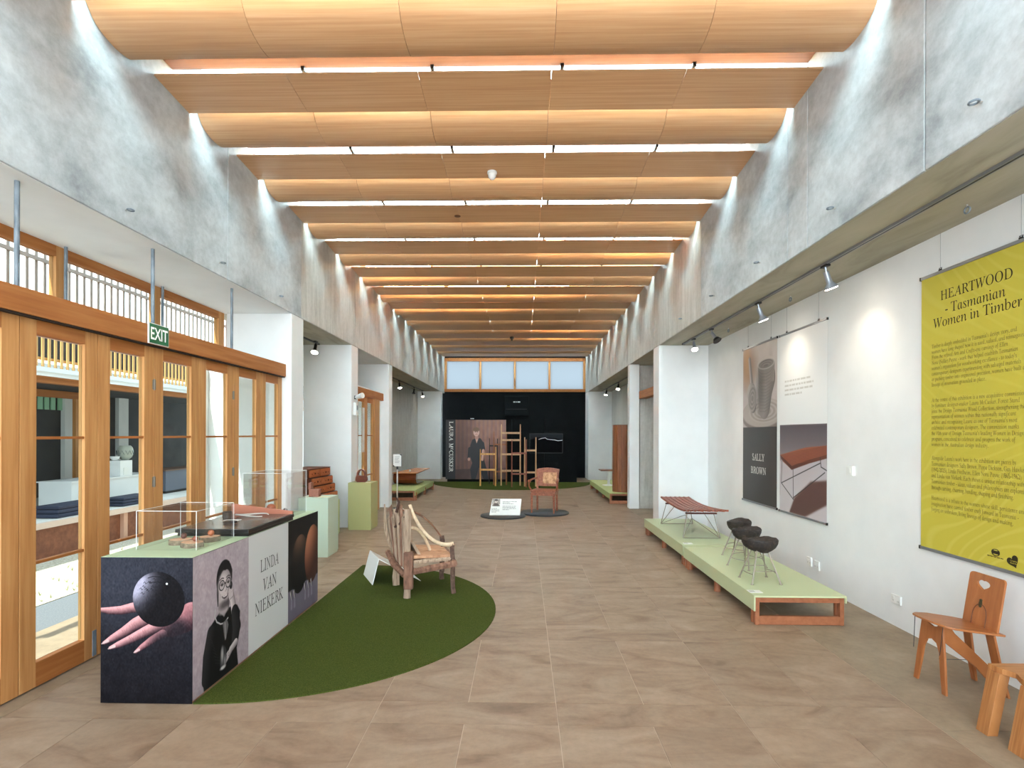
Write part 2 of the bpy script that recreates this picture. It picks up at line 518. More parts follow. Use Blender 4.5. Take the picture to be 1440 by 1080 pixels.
# pillars: cross walls that carry the upper walls
for y0, y1, x0 in ((6.8, 7.17, -3.75), (9.2, 9.56, -3.75), (11.79, 12.08, -3.75), (19.25, 19.65, -3.95)):
    B(x0, XL, y0, y1, 0, 3.1165).build('pillar', plaster, wl, bevel=.008)
B(-3.95, -3.75, 6.8, 11.79, 0, 3.1165).build('alcove_wall', plaster_soft, wl) if 0 else None
B(-3.95, -3.75, 7.17, 9.2, 0, 3.1165).build('alcove_wall', plaster, wl)
B(-3.95, -3.75, 12.08, 19.25, 0, 3.1165).build('alcove_wall', concrete_streak, wl)
B(-3.95, -3.75, 9.56, 11.79, 2.50, 3.1165).build('bay_wall', plaster, wl)
B(-3.95, -3.06, 9.56, 11.79, 2.46, 2.5).build('bay_shelf', plaster, wl)
for y0, y1, x1 in ((9.27, 9.66, 3.4), (11.79, 12.03, 2.51), (19.25, 20.15, 3.4)):
    B(XR, x1, y0, y1, 0, 3.1165).build('pillar', plaster, wr, bevel=.008)
B(3.13, 3.4, -6, 9.27, 0, 3.12).build('wall_panel', plaster, wr)
B(3.13, 3.4, 9.66, 19.25, 0, 3.12).build('wall_panel', plaster_soft, wr)
B(2.53, 3.13, 11.84, 11.98, 0, 3.10).build('alcove_wall', concrete_streak, wr)
B(2.5, 2.66, 9.66, 11.79, 2.37, 2.53).build('door_beam', timber_h, wr)
# wall that closes the far end
wb = struct('wall_back')
B(-3.0, 2.4, 20.15, 20.35, 0, 3.17).build('wall_panel', black_wall, wb)
B(XL, XL + .22, 19.66, 20.14, 0, 3.1).build('return_panel', plaster_soft, wb) if 0 else None
# window strip over the black wall
wf = struct('window_1')
zb, zt, yw = 3.17, 4.40, 20.16
for xx in np.linspace(XL + .05, XR - .05, 5):
    B(xx - (.05 if xx < XL + .1 else .035), xx + (.05 if xx > XR - .1 else .035), yw - .03, yw + .05, zb, zt).build('mullion', timber, wf)
B(XL, XR, yw - .05, yw + .06, zb, zb + .1).build('sill', timber_h, wf)
B(XL, XR, yw - .05, yw + .06, zt - .1, zt + .02).build('head', timber_h, wf)
xs = np.linspace(XL + .05, XR - .05, 5)
for a, b in zip(xs, xs[1:]):
    B(a + .035, b - .035, yw, yw + .012, zb + .1, zt - .1).build('pane', frosted_end, wf)
B(XL, XR, 20.15, 20.3, zt + .02, 4.9).build('upper_panel', black_wall, wb)

# ------------------------------------------------------------------ ceiling of bent timber panels with skylight strips
ceil = struct('ceiling')
cove = noisy('pinkish cove plywood', [(.3, (128, 90, 76)), (.7, (146, 106, 90))], (.5, 20, 20), 2, 4, .6)
B(-3.3, 2.7, -6.0, 1.5, 4.9, 5.0).build('sun_blocker_slab', concrete, ceil)  # unseen slab, added to keep the sun out behind the camera
PW = 1.041
fl = MB().hexa([(0, 0, 0), (PW, 0, 0), (PW, .455, -.032), (0, .455, -.032)], [(0, 0, .012), (PW, 0, .012), (PW, .455, -.016), (0, .455, -.016)]).mesh('flat_panel')
fl.materials.append(ply)
prof = [(.498, .185), (.51, .15), (.53, .105), (.555, .065), (.585, .028), (.615, -.008), (.65, -.034), (.69, -.052), (.74, -.064), (.79, -.072), (.84, -.075), (.89, -.072), (.94, -.064), (.98, -.052)]
br = MB().strip([(0, y, z) for y, z in prof], (PW, 0, 0), [(0, .014, .012) if i < 5 else (0, .004, .016) for i in range(len(prof))]).mesh('curved_panel', 35)
br.materials.append(ply)
sx = [XL + .02, -1.82, -.753, .31, 1.38, XR - .02]
skyf = flat('black mullion', (24, 24, 24), .5)
for k in range(-2, 13):
    y = LIP0 + k * PITCH
    for i in range(5):
        x = -2.917 + 1.044 * i
        put('flat_panel', fl, ceil, (x, y, LIPZ))
        if k < 12: put('curved_panel', br, ceil, (x, y, LIPZ))
    for i in range(1, 5): B(-2.917 + 1.044 * i - .03, -2.917 + 1.044 * i + .027, y + .12, y + .45, LIPZ + .012, LIPZ + .018).build('joint_batten', ply, ceil)
    B(XL, XR, y + .5, y + PITCH + .23, 4.62, 4.72).build('cove_board', cove, ceil)
    wn = struct('window_%d' % (k + 7))
    for i in range(5):
        B(sx[i] + .012, sx[i + 1] - .012, y + .23, y + .5, 4.605, 4.613).build('pane', frosted, wn)
        if i: B(sx[i] - .014, sx[i] + .014, y + .2, y + .5, 4.585, 4.62).build('mullion', skyf, wn)
B(XL, XR, LIP0 - 2 * PITCH - .35, LIP0 - 2 * PITCH + .23, 4.62, 4.72).build('cove_board', cove, ceil)
lamp_glow = flat('warm tube glow', (255, 236, 200), .5, emit=(255, 205, 140), es=55)
tubes = [(3, .30, .62, 'short warm tube right of centre, fourth ceiling gap from the camera'), (3, 1.3, 2.2, 'warm tube at the right end of the fourth ceiling gap'),
         (4, -2.72, -1.55, 'warm tube at the left end of the fifth ceiling gap'),
         (5, -2.72, -1.5, 'left warm tube of three in the sixth ceiling gap'), (5, -1.48, -.3, 'middle warm tube of three in the sixth ceiling gap'), (5, -.28, .9, 'right warm tube of three in the sixth ceiling gap'),
         (6, -2.7, -1.5, 'left warm tube of two in the seventh ceiling gap'), (6, -1.45, -.25, 'right warm tube of two in the seventh ceiling gap'),
         (8, .4, 1.9, 'warm tube on the right side of the ninth ceiling gap'), (9, .3, 1.9, 'warm tube on the right side of the tenth ceiling gap')]
for k, x0, x1, lb in tubes:
    t = thing('tube_light', lb, 'tube light', (x0, LIP0 + k * PITCH + .07, LIPZ + .034), group='warm tube lights in the ceiling gaps')
    MB().cyl((.03, 0, 0), (x1 - x0 - .03, 0, 0), .012, n=10).build('tube', lamp_glow, t)
    for q in (.0, x1 - x0 - .03): B(q, q + .03, -.016, .016, -.024, .016).build('socket', white_pl, t)

# ------------------------------------------------------------------ folding glass doors on the left
def leaf(name, x, y0, y1, zt=2.306, hinge=False, plate=False):
    d = struct(name)
    s = .115
    X0, X1 = x - .045, x
    B(X0, X1, y0 + .003, y0 + s, .012, zt).build('stile', timber, d, bevel=.002)
    B(X0, X1, y1 - s, y1 - .003, .012, zt).build('stile', timber, d, bevel=.002)
    B(X0, X1, y0 + s, y1 - s, .012, .162).build('rail', timber_h, d)
    B(X0, X1, y0 + s, y1 - s, 2.215, zt).build('rail', timber_h, d)
    zs = [.162, .786, 1.568, 2.215]
    for z in zs[1:3]: B(X0 + .008, X1 - .004, y0 + s, y1 - s, z - .009, z + .009).build('glazing_bar', timber_h, d)
    for a, b in zip(zs, zs[1:]): B(x - .026, x - .022, y0 + s, y1 - s, a + .009, b - .009).build('pane', glass, d)
    if hinge:
        for z in (2.0, 1.2, .35):
            m = MB().cyl((x + .004, y1, z - .045), (x + .004, y1, z + .045), .007, n=8)
            m.box(x, x + .003, y1 - .02, y1 + .02, z - .04, z + .04)
            m.build('hinge', flat('worn steel', (120, 112, 100), .5, .3), d)
    if plate:
        B(x, x + .004, y1 - .045, y1 - .012, .02, .2).build('floor_bolt', galv, d)
    return d
YD = [2.02, 2.622, 3.224, 3.829, 4.42, 5.042, 5.647, 6.251, 6.80]
for i, (a, b) in enumerate(zip(YD, YD[1:])):
    leaf('door_%d' % (i + 1), -3.04, a, b, hinge=i in (3, 5), plate=i in (2,))
B(-3.085, -3.04, .3, 2.015, .0, 2.306).build('side_panel', timber, struct('trim_4'))
tr = struct('trim_1')
B(-3.10, -2.99, .2, 6.80, 2.317, 2.472).build('header_beam', timber_h, tr, bevel=.003)
dk = flat('dark recess', (40, 30, 24), .8)
B(-3.07, -3.0, .2, 6.80, 2.306, 2.317).build('track_gap', dk, tr)
for i, y in enumerate((2.0, 3.214, 4.416, 5.63)):
    MB().cyl((-3.05, y, 2.472), (-3.05, y, 3.1165), .014, n=10).build('hanger_rod', galv, tr, smooth=40)
for i, y in enumerate((3.2, 4.36, 5.55)):
    MB().cyl((-3.73, y, 2.5), (-3.73, y, 3.1165), .013, n=10).build('hanger_rod', galv, tr, smooth=40)
B(-3.80, -3.10, .2, 6.80, 2.44, 2.5).build('ledge', plaster, tr)
# clerestory above the doors
for i, (a, b) in enumerate(((.85, 2.03), (2.03, 3.20), (3.20, 4.37), (4.37, 5.545), (5.545, 6.72))):
    wv = struct('window_%d' % (21 + i))
    X0, X1 = -3.84, -3.78
    B(X0, X1, a, a + .045, 2.5, 3.12).build('jamb', timber, wv)
    B(X0, X1, b - .045, b if i < 4 else 6.80, 2.5, 3.12).build('jamb', timber, wv)
    B(X0, X1, a + .045, b - .045, 3.03, 3.12).build('head', timber_h, wv)
    B(X0, X1, a + .045, b - .045, 2.5, 2.56).build('sill', timber_h, wv)
    B(X0 + .03, X0 + .034, a + .045, b - .045, 2.56, 3.03).build('pane', glass, wv)
# second door bay farther down the left side
tr2 = struct('trim_2')
B(-3.16, -3.04, 9.56, 11.79, 2.317, 2.472).build('header_beam', timber_h, tr2)
B(-3.11, -3.05, 11.13, 11.5, 0, 2.317).build('jamb_post', timber, tr2)
B(-3.13, -3.1, 11.5, 11.79, 0, 2.317).build('jamb_panel', plaster, tr2)
for i, (a, b) in enumerate(((9.57, 9.92), (9.92, 10.52), (10.52, 11.13))):
    leaf('door_%d' % (10 + i), -3.06, a, b)
nt_ = B(-3.055, -3.052, 10.28, 10.42, 1.25, 2.1).build('paper_notice', white_pl)
tag(nt_, 'tall white paper notice stuck inside the glass door behind the handbag plinth', 'notice')

# ------------------------------------------------------------------ courtyard outside
gravel = noisy('pale gravel', [(.3, (138, 130, 112)), (.5, (178, 170, 154)), (.7, (196, 190, 178))], (1, 1, 1), 45, 4, .95, .4)
path_m = noisy('grey asphalt', [(.3, (88, 91, 96)), (.7, (112, 115, 120))], (1, 1, 1), 80, 4, .9, .2)
conc_pale = noisy('pale concrete', [(.3, (214, 212, 206)), (.7, (228, 226, 222))], (1, 1, 1), 6, 4, .8)
g = struct('courtyard_ground')
B(-3.62, -3.9, -4, 14, -.1, -.01).build('step', conc_pale, g) if 0 else None
B(-4.5, -3.9, -4, 14, -.12, -.012).build('path', path_m, g)
B(-6.06, -4.5, -4, 14, -.12, -.005).build('gravel_bed', gravel, g)
B(-16, -6.06, -4, 16, -.2, -.06).build('yard', conc_pale, g)
rng = random.Random(5)
weeds = MB()
for i in range(90):
    x, y = -4.52 - rng.random() ** 2 * 1.3, rng.uniform(4.2, 7.5)
    for j in range(3):
        dx, dy = rng.uniform(-.03, .03), rng.uniform(-.03, .03)
        weeds.add([(x - .006, y, 0), (x + .006, y, 0), (x + dx, y + dy, rng.uniform(.02, .08))], [(0, 1, 2)])
tag(weeds.build('weeds', flat('weed green', (120, 124, 84), .8)), 'sparse green weeds growing in the pale gravel outside the doors', 'weeds', kind='stuff')
wing = struct('wall_wing')
B(-3.98, -3.76, 6.80, 7.1, 0, 2.5).build('wing_wall', plaster, wing)
B(-4.12, -3.98, 6.68, 7.1, 0, 2.45).build('outer_column', plaster, wing)
slat_m = flat('weathered grey slat', (176, 162, 156), .7)
s = thing('slat_screen', 'weathered vertical slat screen outside the high windows above the doors', 'screen', (-4.2, 2.2, 2.5))
sl_me = B(-.008, .008, -.014, .014, 0, .72).mesh('slat'); sl_me.materials.append(slat_m)
for i in range(64): put('slat', sl_me, s, (0, i * .0857, 0))
B(.008, .03, -.05, 63 * .0857 + .05, .585, .615).build('rail', slat_m, s)
B(-.04, .04, -.05, 63 * .0857 + .05, -.06, 0).build('base_rail', slat_m, s)
for q in (0, 63): B(-.05, -.02, q * .0857 - .03, q * .0857 + .03, -2.5, -.06).build('post', slat_m, s)

# pavilion across the courtyard
pav = thing('pavilion', 'timber pavilion with slatted parapet across the courtyard, seen through the glass doors', 'pavilion', (-6.1, 3, 0))
warm_slat = flat('yellow timber slat', (196, 150, 92), .6)
fascia = flat('pale blue white fascia', (226, 234, 238), .5)
red_t = noisy('red brown timber', [(.3, (120, 70, 48)), (.7, (150, 92, 64))], (4, 4, 4), 4, 3, .6)
dark_in = noisy('dark interior wall', [(.3, (52, 50, 50)), (.7, (70, 68, 66))], (1, 1, 1), 3, 3, .8)
B(-.3, .02, -1, 13, 2.385, 2.44).build('gutter', fascia, pav)
B(-.3, 0, -1, 13, 2.33, 2.385).build('fascia', plaster, pav)
B(-.2, -.05, -1, 13, 2.25, 2.33).build('eaves_beam', timber_h, pav)
B(-4, -.2, -1, 13, 2.34, 2.40).build('roof', dark_in, pav)
sl2 = B(-.009, .009, -.016, .016, 0, .75).mesh('slat'); sl2.materials.append(warm_slat)
for i in range(100): put('slat', sl2, pav, (-.22, .6 + i * .098, 2.46))
B(-.25, -.24, -1, 13, 2.56, 2.60).build('parapet_rail', warm_slat, pav)
B(-.5, -.4, -1, 13, 2.62, 3.22).build('parapet_back', dark_in, pav)
B(-.5, -.42, -1, 13, 2.46, 2.55).build('parapet_kerb', fascia, pav)
B(-2.6, -2.5, -1, 13, 0, 2.36).build('back_panel', dark_in, pav)
B(-2.6, 0, -1, 13, .40, .45).build('deck', conc_pale, pav)
B(-.04, .02, -1, 13, .38, .455).build('deck_edge', flat('pink grey edge', (214, 190, 176), .7), pav)
B(-.12, -.06, -1, 13, -.05, .38).build('deck_skirt', red_t, pav)
for y in (1.0, 3.2, 5.2, 7.2, 9.4):
    B(-.06, 0, y, y + .08, -.05, .38).build('deck_post', flat('pink timber', (206, 160, 136), .7), pav)
for y in (6.95, 8.3): B(-2.5, -2.42, y, y + .28, .45, 2.36).build('wall_pier', plaster_soft, pav)
B(-1.9, -1.84, 6.5, 6.64, .45, 2.2).build('window_post', timber, pav)
B(-1.9, -1.84, 3.2, 6.66, 2.2, 2.32).build('window_rail', timber_h, pav)
gl = flat('green blind', (150, 196, 160), .6)
for y in (6.45, 6.58, 6.71, 6.86): B(-2.49, -2.47, y, y + .09, 2.02, 2.36).build('blind_strip', gl, pav)
c = thing('display_counter', 'long white display counter on the pavilion deck outside', 'counter', (-6.75, 8.0, .452))
B(-.5, 0, 0, 2.0, .05, .40).build('body', plaster, c); B(-.52, .02, -.02, 2.02, .40, .42).build('top', plaster, c); B(-.46, -.04, .05, 1.95, 0, .05).build('plinth', dark_in, c)
c = thing('display_counter', 'grey display counter beyond the white one on the pavilion deck', 'counter', (-6.75, 10.15, .452))
gcm = flat('blue grey board', (96, 102, 116), .6)
B(-.5, 0, 0, 2.2, .05, .43).build('body', gcm, c); B(-.52, .02, -.02, 2.22, .43, .45).build('top', flat('brown board', (110, 84, 70), .6), c); B(-.46, -.04, .05, 2.1, 0, .05).build('plinth', dark_in, c)
cloth = flat('navy cloth', (52, 56, 74), .9)
for y, z, lb in ((7.15, .16, 'folded navy blanket at the left on the pavilion deck'), (8.35, .13, 'folded navy blanket in front of the white display counter')):
    m = MB()
    for j in range(3): m.box(-.2 + .02 * j, .2 - .015 * j, .0 + .03 * j, .85 - .05 * j, j * z / 3, (j + 1) * z / 3 - .004)
    tag(m.build('blanket', cloth, None, (-6.42, y, .4555), bevel=.012), lb, 'blanket')

t = thing('small_plinth', 'small white plinth with price card on the display counter outside', 'plinth', (-6.9, 9.12, .8735))
B(-.14, .14, -.12, .16, 0, .26).build('body', plaster, t); B(.141, .15, -.05, .06, .02, .14).build('card', white_pl, t)
vz = flat('patterned glaze', (168, 172, 160), .3)
t = thing('vase', 'round patterned vase with dark line drawing on small plinth outside', 'vase', (-6.9, 9.3, 1.135))
MB().lathe([(.05, 0), (.1, .05), (.125, .13), (.11, .21), (.08, .25)], 20).build('body', vz, t, smooth=50)
lm = MB()
for j in range(7):
    a = j * .9
    lm.tube([(.1265 * math.cos(a + q * .25), .1265 * math.sin(a + q * .25), .13 + .035 * (-1) ** q) for q in range(4)], .004, 5)
lm.build('line_drawing', flat('slate glaze', (70, 80, 84), .4), t)
t = thing('bowl', 'small white bowl beside the patterned vase outside', 'bowl', (-6.9, 9.06, 1.135))
MB().lathe([(.03, 0), (.06, .03), (.075, .07), (.068, .07), (.05, .03), (.0, .012)], 18).build('body', plaster, t, smooth=50)
# ------------------------------------------------------------------ counter with photographs
T = .868
# picture: a hand under a dark ball
cv = CV(620, 1000, (36, 38, 47), (13, 12, 17)).noise(2.5, 14)
cv.ell(120, 200, 260, 260, (54, 57, 70), soft=300, al=.5)
dk, lt = (44, 26, 32), (206, 150, 152)
cv.limb([(700, 380), (620, 385), (560, 430), (470, 470), (380, 480)], [90, 84, 80, 74, 60], dk, (176, 120, 124), amb=.25)
cv.limb([(2, 362), (60, 366), (140, 362), (210, 345), (300, 330)], [16, 25, 30, 34, 40], dk, lt)
cv.limb([(24, 588), (80, 556), (160, 508), (240, 452), (330, 410)], [12, 24, 32, 40, 48], dk, lt)
cv.limb([(66, 622), (120, 600), (210, 556), (300, 508), (380, 470)], [12, 22, 28, 34, 40], dk, lt)
cv.limb([(238, 648), (280, 614), (350, 562), (420, 520)], [11, 19, 25, 28], dk, (178, 124, 128))
cv.ell(440, 580, 90, 80, (24, 22, 28), 90, al=.75); cv.ell(520, 480, 70, 60, (26, 23, 29), 60, al=.8)
for x0, y0, x1, y1, r in ((8, 594, 48, 574, 10), (52, 628, 92, 610, 10), (226, 652, 258, 632, 9)): cv.cap(x0, y0, x1, y1, 4, r, (204, 178, 176), None, 5, .8)
for bx, by, n in ((120, 362, 5), (150, 512, 7), (215, 470, 6), (200, 560, 7), (290, 512, 6), (330, 574, 5)):
    for q in range(n): cv.line([(bx + q * 5 - 8, by - 16 + q % 3 * 5), (bx + q * 5, by + 12)], 1.2, (110, 70, 76), al=.35)
cv.ball(392, 285, 174, 190, (11, 10, 14), (160, 158, 178), (-.66, -.74), -.3, 3.6)
cv.noise(5, 90)
for q in range(22):
    x, y = 262 + 9 * q, 215 + 34 * math.sin(q * 1.7) - 3.4 * q
    cv.line([(x, y), (x + 9, y - 9), (x + 15, y + 6), (x + 22, y)], 1.8, (24, 24, 30), al=.7)
cv.line([(318, 140), (350, 128), (395, 130), (420, 142)], 2.2, (16, 16, 20)); cv.line([(330, 170), (380, 165), (445, 178)], 1.8, (16, 16, 20))
cv.ell(446, 178, 7, 7, (236, 236, 240))
hand_pic = cv.mat('hand photograph', .55, .12)
# picture: woman in black with round glasses
cv = CV(330, 435, (172, 159, 166), (162, 148, 155)).noise(5, 22).noise(5, 70)
cv.limb([(170, 160), (168, 222)], [27, 34], (70, 62, 64), (160, 148, 150), (-.9, .2))
cv.poly([(58, 435), (50, 395), (68, 280), (88, 244), (128, 222), (146, 212), (170, 238), (196, 214), (252, 222), (272, 250), (266, 330), (250, 372), (260, 435)], (18, 17, 19), blur=4)
cv.ell(168, 214, 30, 13, (160, 148, 150), 8)
cv.line([(120, 198), (116, 218), (128, 240), (150, 254), (172, 258), (194, 248)], 2.6, (176, 172, 173))
cv.poly([(162, 254), (188, 250), (198, 272), (182, 318), (175, 318), (166, 276)], (104, 100, 102), blur=3); cv.line([(176, 258), (180, 312)], 1.5, (190, 186, 186), al=.7)
cv.ell(172, 106, 47, 60, (24, 22, 24), 3)
cv.limb([(138, 100), (133, 150), (134, 190)], [10, 6, 2], (20, 18, 20), (48, 44, 46))
cv.ell(176, 134, 38, 56, (150, 138, 140), 3); cv.ell(168, 138, 31, 48, (200, 188, 189), 22); cv.ell(160, 122, 20, 22, (212, 201, 201), 24, al=.7)
cv.poly([(134, 118), (140, 86), (158, 76), (176, 82), (196, 80), (212, 108), (218, 130), (220, 90), (200, 56), (160, 52), (134, 78)], (26, 23, 25), blur=4)
cv.ell(204, 150, 12, 34, (120, 109, 111), 18, al=.6); cv.ell(174, 196, 30, 14, (84, 75, 77), 14, al=.85)
for ex, w_ in ((157, 17), (195, 16)):
    cv.ell(ex, 128, w_ + .5, 17.5, (20, 18, 19), 2); cv.ell(ex, 128, w_ - 3, 14.5, (186, 175, 176), 2); cv.ell(ex, 122, w_ - 5, 6, (146, 134, 136), 6)
    cv.ell(ex + 1, 128, 5, 3, (48, 43, 45), 2.5); cv.line([(ex - 8, 126), (ex, 123), (ex + 9, 126)], 1.2, (52, 46, 48))
    cv.line([(ex - 12, 108), (ex, 104), (ex + 11, 107)], 2, (58, 52, 54), al=.8)
cv.line([(173, 125), (180, 125)], 2, (20, 18, 19)); cv.line([(180, 132), (184, 148), (177, 153)], 1.8, (130, 118, 120), al=.7, soft=3)
cv.poly([(156, 164), (168, 167), (184, 167), (196, 162), (188, 175), (174, 178), (162, 173)], (74, 62, 65), blur=2); cv.poly([(160, 165), (174, 168), (192, 164), (184, 171), (168, 171)], (226, 220, 220), blur=2)
cv.line([(150, 156), (153, 168)], 1.5, (140, 128, 130), al=.6); cv.line([(200, 154), (200, 166)], 1.5, (110, 100, 102), al=.6)
cv.limb([(232, 236), (226, 205), (216, 178)], [17, 15, 15], (120, 108, 110), (206, 195, 196), (-.9, -.2))
for q in range(4): cv.limb([(206 + 6 * q, 186 - 2 * q), (202 + 7 * q, 164 - q), (206 + 4 * q, 148 + 5 * q)], [5.5, 5, 4], (112, 100, 103), (206, 195, 196), (-.7, -.5))
cv.ell(212, 142, 9, 13, (20, 18, 20), 2); cv.ell(209, 138, 3, 5, (110, 104, 106), 3)
cv.limb([(236, 236), (250, 300), (238, 340)], [20, 27, 20], (14, 13, 15), (46, 43, 46), (-.8, -.3)); cv.limb([(96, 262), (76, 330), (72, 400)], [22, 24, 26], (14, 13, 15), (44, 41, 44), (-.8, -.3))
cv.limb([(244, 350), (214, 362), (190, 384)], [13, 12, 9], (110, 98, 101), (198, 187, 188), (-.3, -.9))
for q in range(3): cv.limb([(196, 366 + 9 * q), (178, 376 + 10 * q)], [5, 4], (110, 98, 101), (196, 186, 187), (-.3, -.9))
cv.ell(166, 372, 20, 40, (58, 56, 58), 4); cv.ell(160, 360, 7, 24, (156, 153, 154), 8); cv.ell(176, 388, 6, 18, (134, 130, 132), 7); cv.ell(164, 404, 16, 6, (190, 186, 187), 5)
for q in range(8): cv.line([(92 + q * 4, 280 + q * 13), (106 + q * 6, 300 + q * 12)], 1.5, (40, 37, 40), al=.7)
woman_pic = cv.mat('portrait photograph', .55, .2)
# picture: polished dark eggs on small feet
cv = CV(330, 435, (22, 20, 19), (24, 22, 22))
cv.poly([(0, 300), (330, 300), (330, 435), (0, 435)], (104, 97, 112), blur=8); cv.noise(2, 12)
cv.ball(120, 205, 92, 130, (14, 11, 10), (170, 124, 98), (-.15, -.75), .12, 3.0)
cv.ball(262, 190, 88, 136, (58, 28, 18), (216, 140, 104), (-.5, -.5), .1, 1.3)
for x in (30, 62, 176, 214, 250): cv.cap(x, 312, x + 6, 340, 9, 5, (60, 56, 58), (210, 204, 204)); cv.cap(x + 4, 348, x + 4, 378, 6, 9, (150, 142, 156), None, 8, .6)
egg_pic = cv.mat('polished eggs photograph', .55, .2)
grey_pic = flat('pale grey print', (204, 204, 204), .5)
ink = flat('black ink', (26, 25, 25), .6)

c = thing('display_counter', 'long display counter wrapped in large photographs beside the green carpet', 'counter', (-2.22, 4.147, 0))
X0, X1, Y0, Y1 = -.275, .275, -.977, .977
B(X0 + .012, X1 - .012, Y0 + .012, Y1 - .012, 0, .02).build('kick_board', flat('raw plywood', (166, 124, 86), .6), c)
B(X0, X1, Y0, Y1, .02, T - .002).build('body', flat('dark board', (40, 40, 46), .6), c)
B(X0, X1, Y0, Y1, T - .002, T).build('top', mint, c)
sheet('hand_photograph', hand_pic, (X0, Y0 - .001, .004), (.55, 0, 0), (0, 0, .86), c, 'photograph of a hand holding a dark ball')
dy = 1.954 / 3
sheet('portrait_photograph', woman_pic, (X1 + .001, Y0, .02), (0, dy, 0), (0, 0, .845), c, 'black and white portrait of a person with round glasses')
sheet('name_panel', grey_pic, (X1 + .001, Y0 + dy, .02), (0, dy, 0), (0, 0, .845), c, 'pale grey panel with serif lettering')
sheet('egg_photograph', egg_pic, (X1 + .001, Y0 + 2 * dy, .02), (0, dy, 0), (0, 0, .845), c, 'photograph of two polished eggs')
for i, (t_, wd, zz) in enumerate((('LINDA', .30, .66), ('VAN', .22, .51), ('NIEKERK', .46, .36))):
    text('lettering', t_, ink, (X1 + .0015, Y0 + 1.5 * dy, zz), (0, 1, 0), (0, 0, 1), width=wd, height=.095, parent=c, align='CENTER')

# clear acrylic covers: five panes with bright polished edges
def cover(label, x, y, sx, sy, h):
    t = thing('acrylic_cover', label, 'display case', (x, y, T + .001))
    e = .005
    for a in (0, 1):
        B(-sx / 2 + a * (sx - e), -sx / 2 + e + a * (sx - e), -sy / 2, sy / 2, 0, h).build('side_pane', acrylic, t)
        B(-sx / 2 + e, sx / 2 - e, -sy / 2 + a * (sy - e), -sy / 2 + e + a * (sy - e), 0, h).build('side_pane', acrylic, t)
    B(-sx / 2, sx / 2, -sy / 2, sy / 2, h, h + e).build('top_pane', acrylic, t)
    m = MB(); r = .0016
    for a in (-1, 1):
        for b in (-1, 1): m.cyl((a * sx / 2, b * sy / 2, 0), (a * sx / 2, b * sy / 2, h + e), r, n=6)
        m.cyl((-sx / 2, a * sy / 2, h + e), (sx / 2, a * sy / 2, h + e), r, n=6); m.cyl((a * sx / 2, -sy / 2, h + e), (a * sx / 2, sy / 2, h + e), r, n=6)
    m.build('polished_edge', edge_ac, t)
cover('low clear acrylic cover at the near end of the photo wrapped counter', -2.23, 3.58, .38, .44, .238)
cover('tall clear acrylic cover at the far end of the photo wrapped counter', -2.21, 4.83, .37, .44, .385)
bark = noisy('bark', [(.3, (92, 80, 66)), (.7, (150, 134, 112))], (1, 1, 1), 60, 4, .9, .6)
cutw = noisy('cut wood face', [(.3, (196, 150, 116)), (.7, (218, 178, 146))], (1, 1, 1), 20, 3, .7)
def slice_(x, y, r, h, lb, seed):
    rr = random.Random(seed)
    t = thing('wood_slice', lb, 'wood slice', (x, y, T), rr.uniform(0, 3))
    n = 22
    ring = [(r * (1.15 if math.cos(2 * PI * k / n) > 0 else 1) * math.cos(2 * PI * k / n) * rr.uniform(.94, 1.05), r * .85 * math.sin(2 * PI * k / n) * rr.uniform(.94, 1.05)) for k in range(n)]
    MB().prism([(a, b, 0) for a, b in ring], (0, 0, h)).build('bark_rim', bark, t)
    MB().prism([(a * .93, b * .93, h) for a, b in ring], (0, 0, .0015)).build('cut_face', cutw, t)
def ball(x, y, z, r, c_, lb, sz=1):
    t = MB().sphere((0, 0, r * sz), r, 20, 14, sz).build('turned_ball', noisy('turned timber ' + lb[:14], [(.3, tuple(int(q * .85) for q in c_)), (.7, c_)], (1, 1, 6), 40, 3, .35), None, (x, y, z), smooth=60)
    tag(t, lb, 'wooden ball')
slice_(-2.265, 3.55, .066, .032, 'bark edged wood slice under the dark brown ball', 1)
slice_(-2.13, 3.47, .07, .03, 'bark edged wood slice under the red brown ball, nearest the counter front', 2)
slice_(-2.125, 3.645, .062, .034, 'bark edged wood slice under the orange ball near the black tray', 3)
ball(-2.245, 3.56, T + .0345, .019, (88, 56, 48), 'small dark brown turned ball on a wood slice')
ball(-2.12, 3.48, T + .0325, .0175, (150, 84, 60), 'small red brown turned ball on the foremost wood slice')
ball(-2.115, 3.65, T + .0365, .0205, (190, 112, 74), 'small orange turned ball on the wood slice beside the tray')
slice_(-2.26, 4.93, .075, .02, 'flat wood slice inside the tall cover at the left', 4)
slice_(-2.10, 4.80, .07, .028, 'wood slice inside the tall cover at the right', 5)
ball(-2.30, 4.93, T + .0225, .04, (170, 92, 62), 'larger red brown ball inside the tall cover', .85)
ball(-2.11, 4.79, T + .0305, .02, (66, 46, 44), 'small near black ball on the right slice inside the tall cover')
# black tray with jewellery
tray_m = flat('black lacquer', (26, 24, 22), .28)
t = thing('display_tray', 'shallow black lacquer tray with timber back on the counter', 'tray', (-2.205, 4.2, T))
B(-.255, .255, -.37, .38, 0, .02).build('base', tray_m, t)
B(-.265, .262, -.385, .385, .024, .05).build('body', tray_m, t, bevel=.003)
B(-.25, .25, -.365, .365, .02, .0245).build('shadow_gap', flat('olive black', (46, 44, 26), .6), t)
gm = flat('smoky grey lining', (84, 76, 72), .22)
B(-.25, .25, -.37, .36, .0505, .0525).build('lining', gm, t)
MB().hexa([(-.262, .362, .05), (.255, .362, .05), (.255, .385, .05), (-.262, .385, .05)], [(-.262, .362, .135), (.255, .362, .075), (.255, .385, .075), (-.262, .385, .135)]).build('back_board', flat('copper brown timber', (168, 102, 78), .5), t)
tz = T + .0545
silver = flat('oxidised silver', (120, 116, 112), .3, .9)
nk = MB()
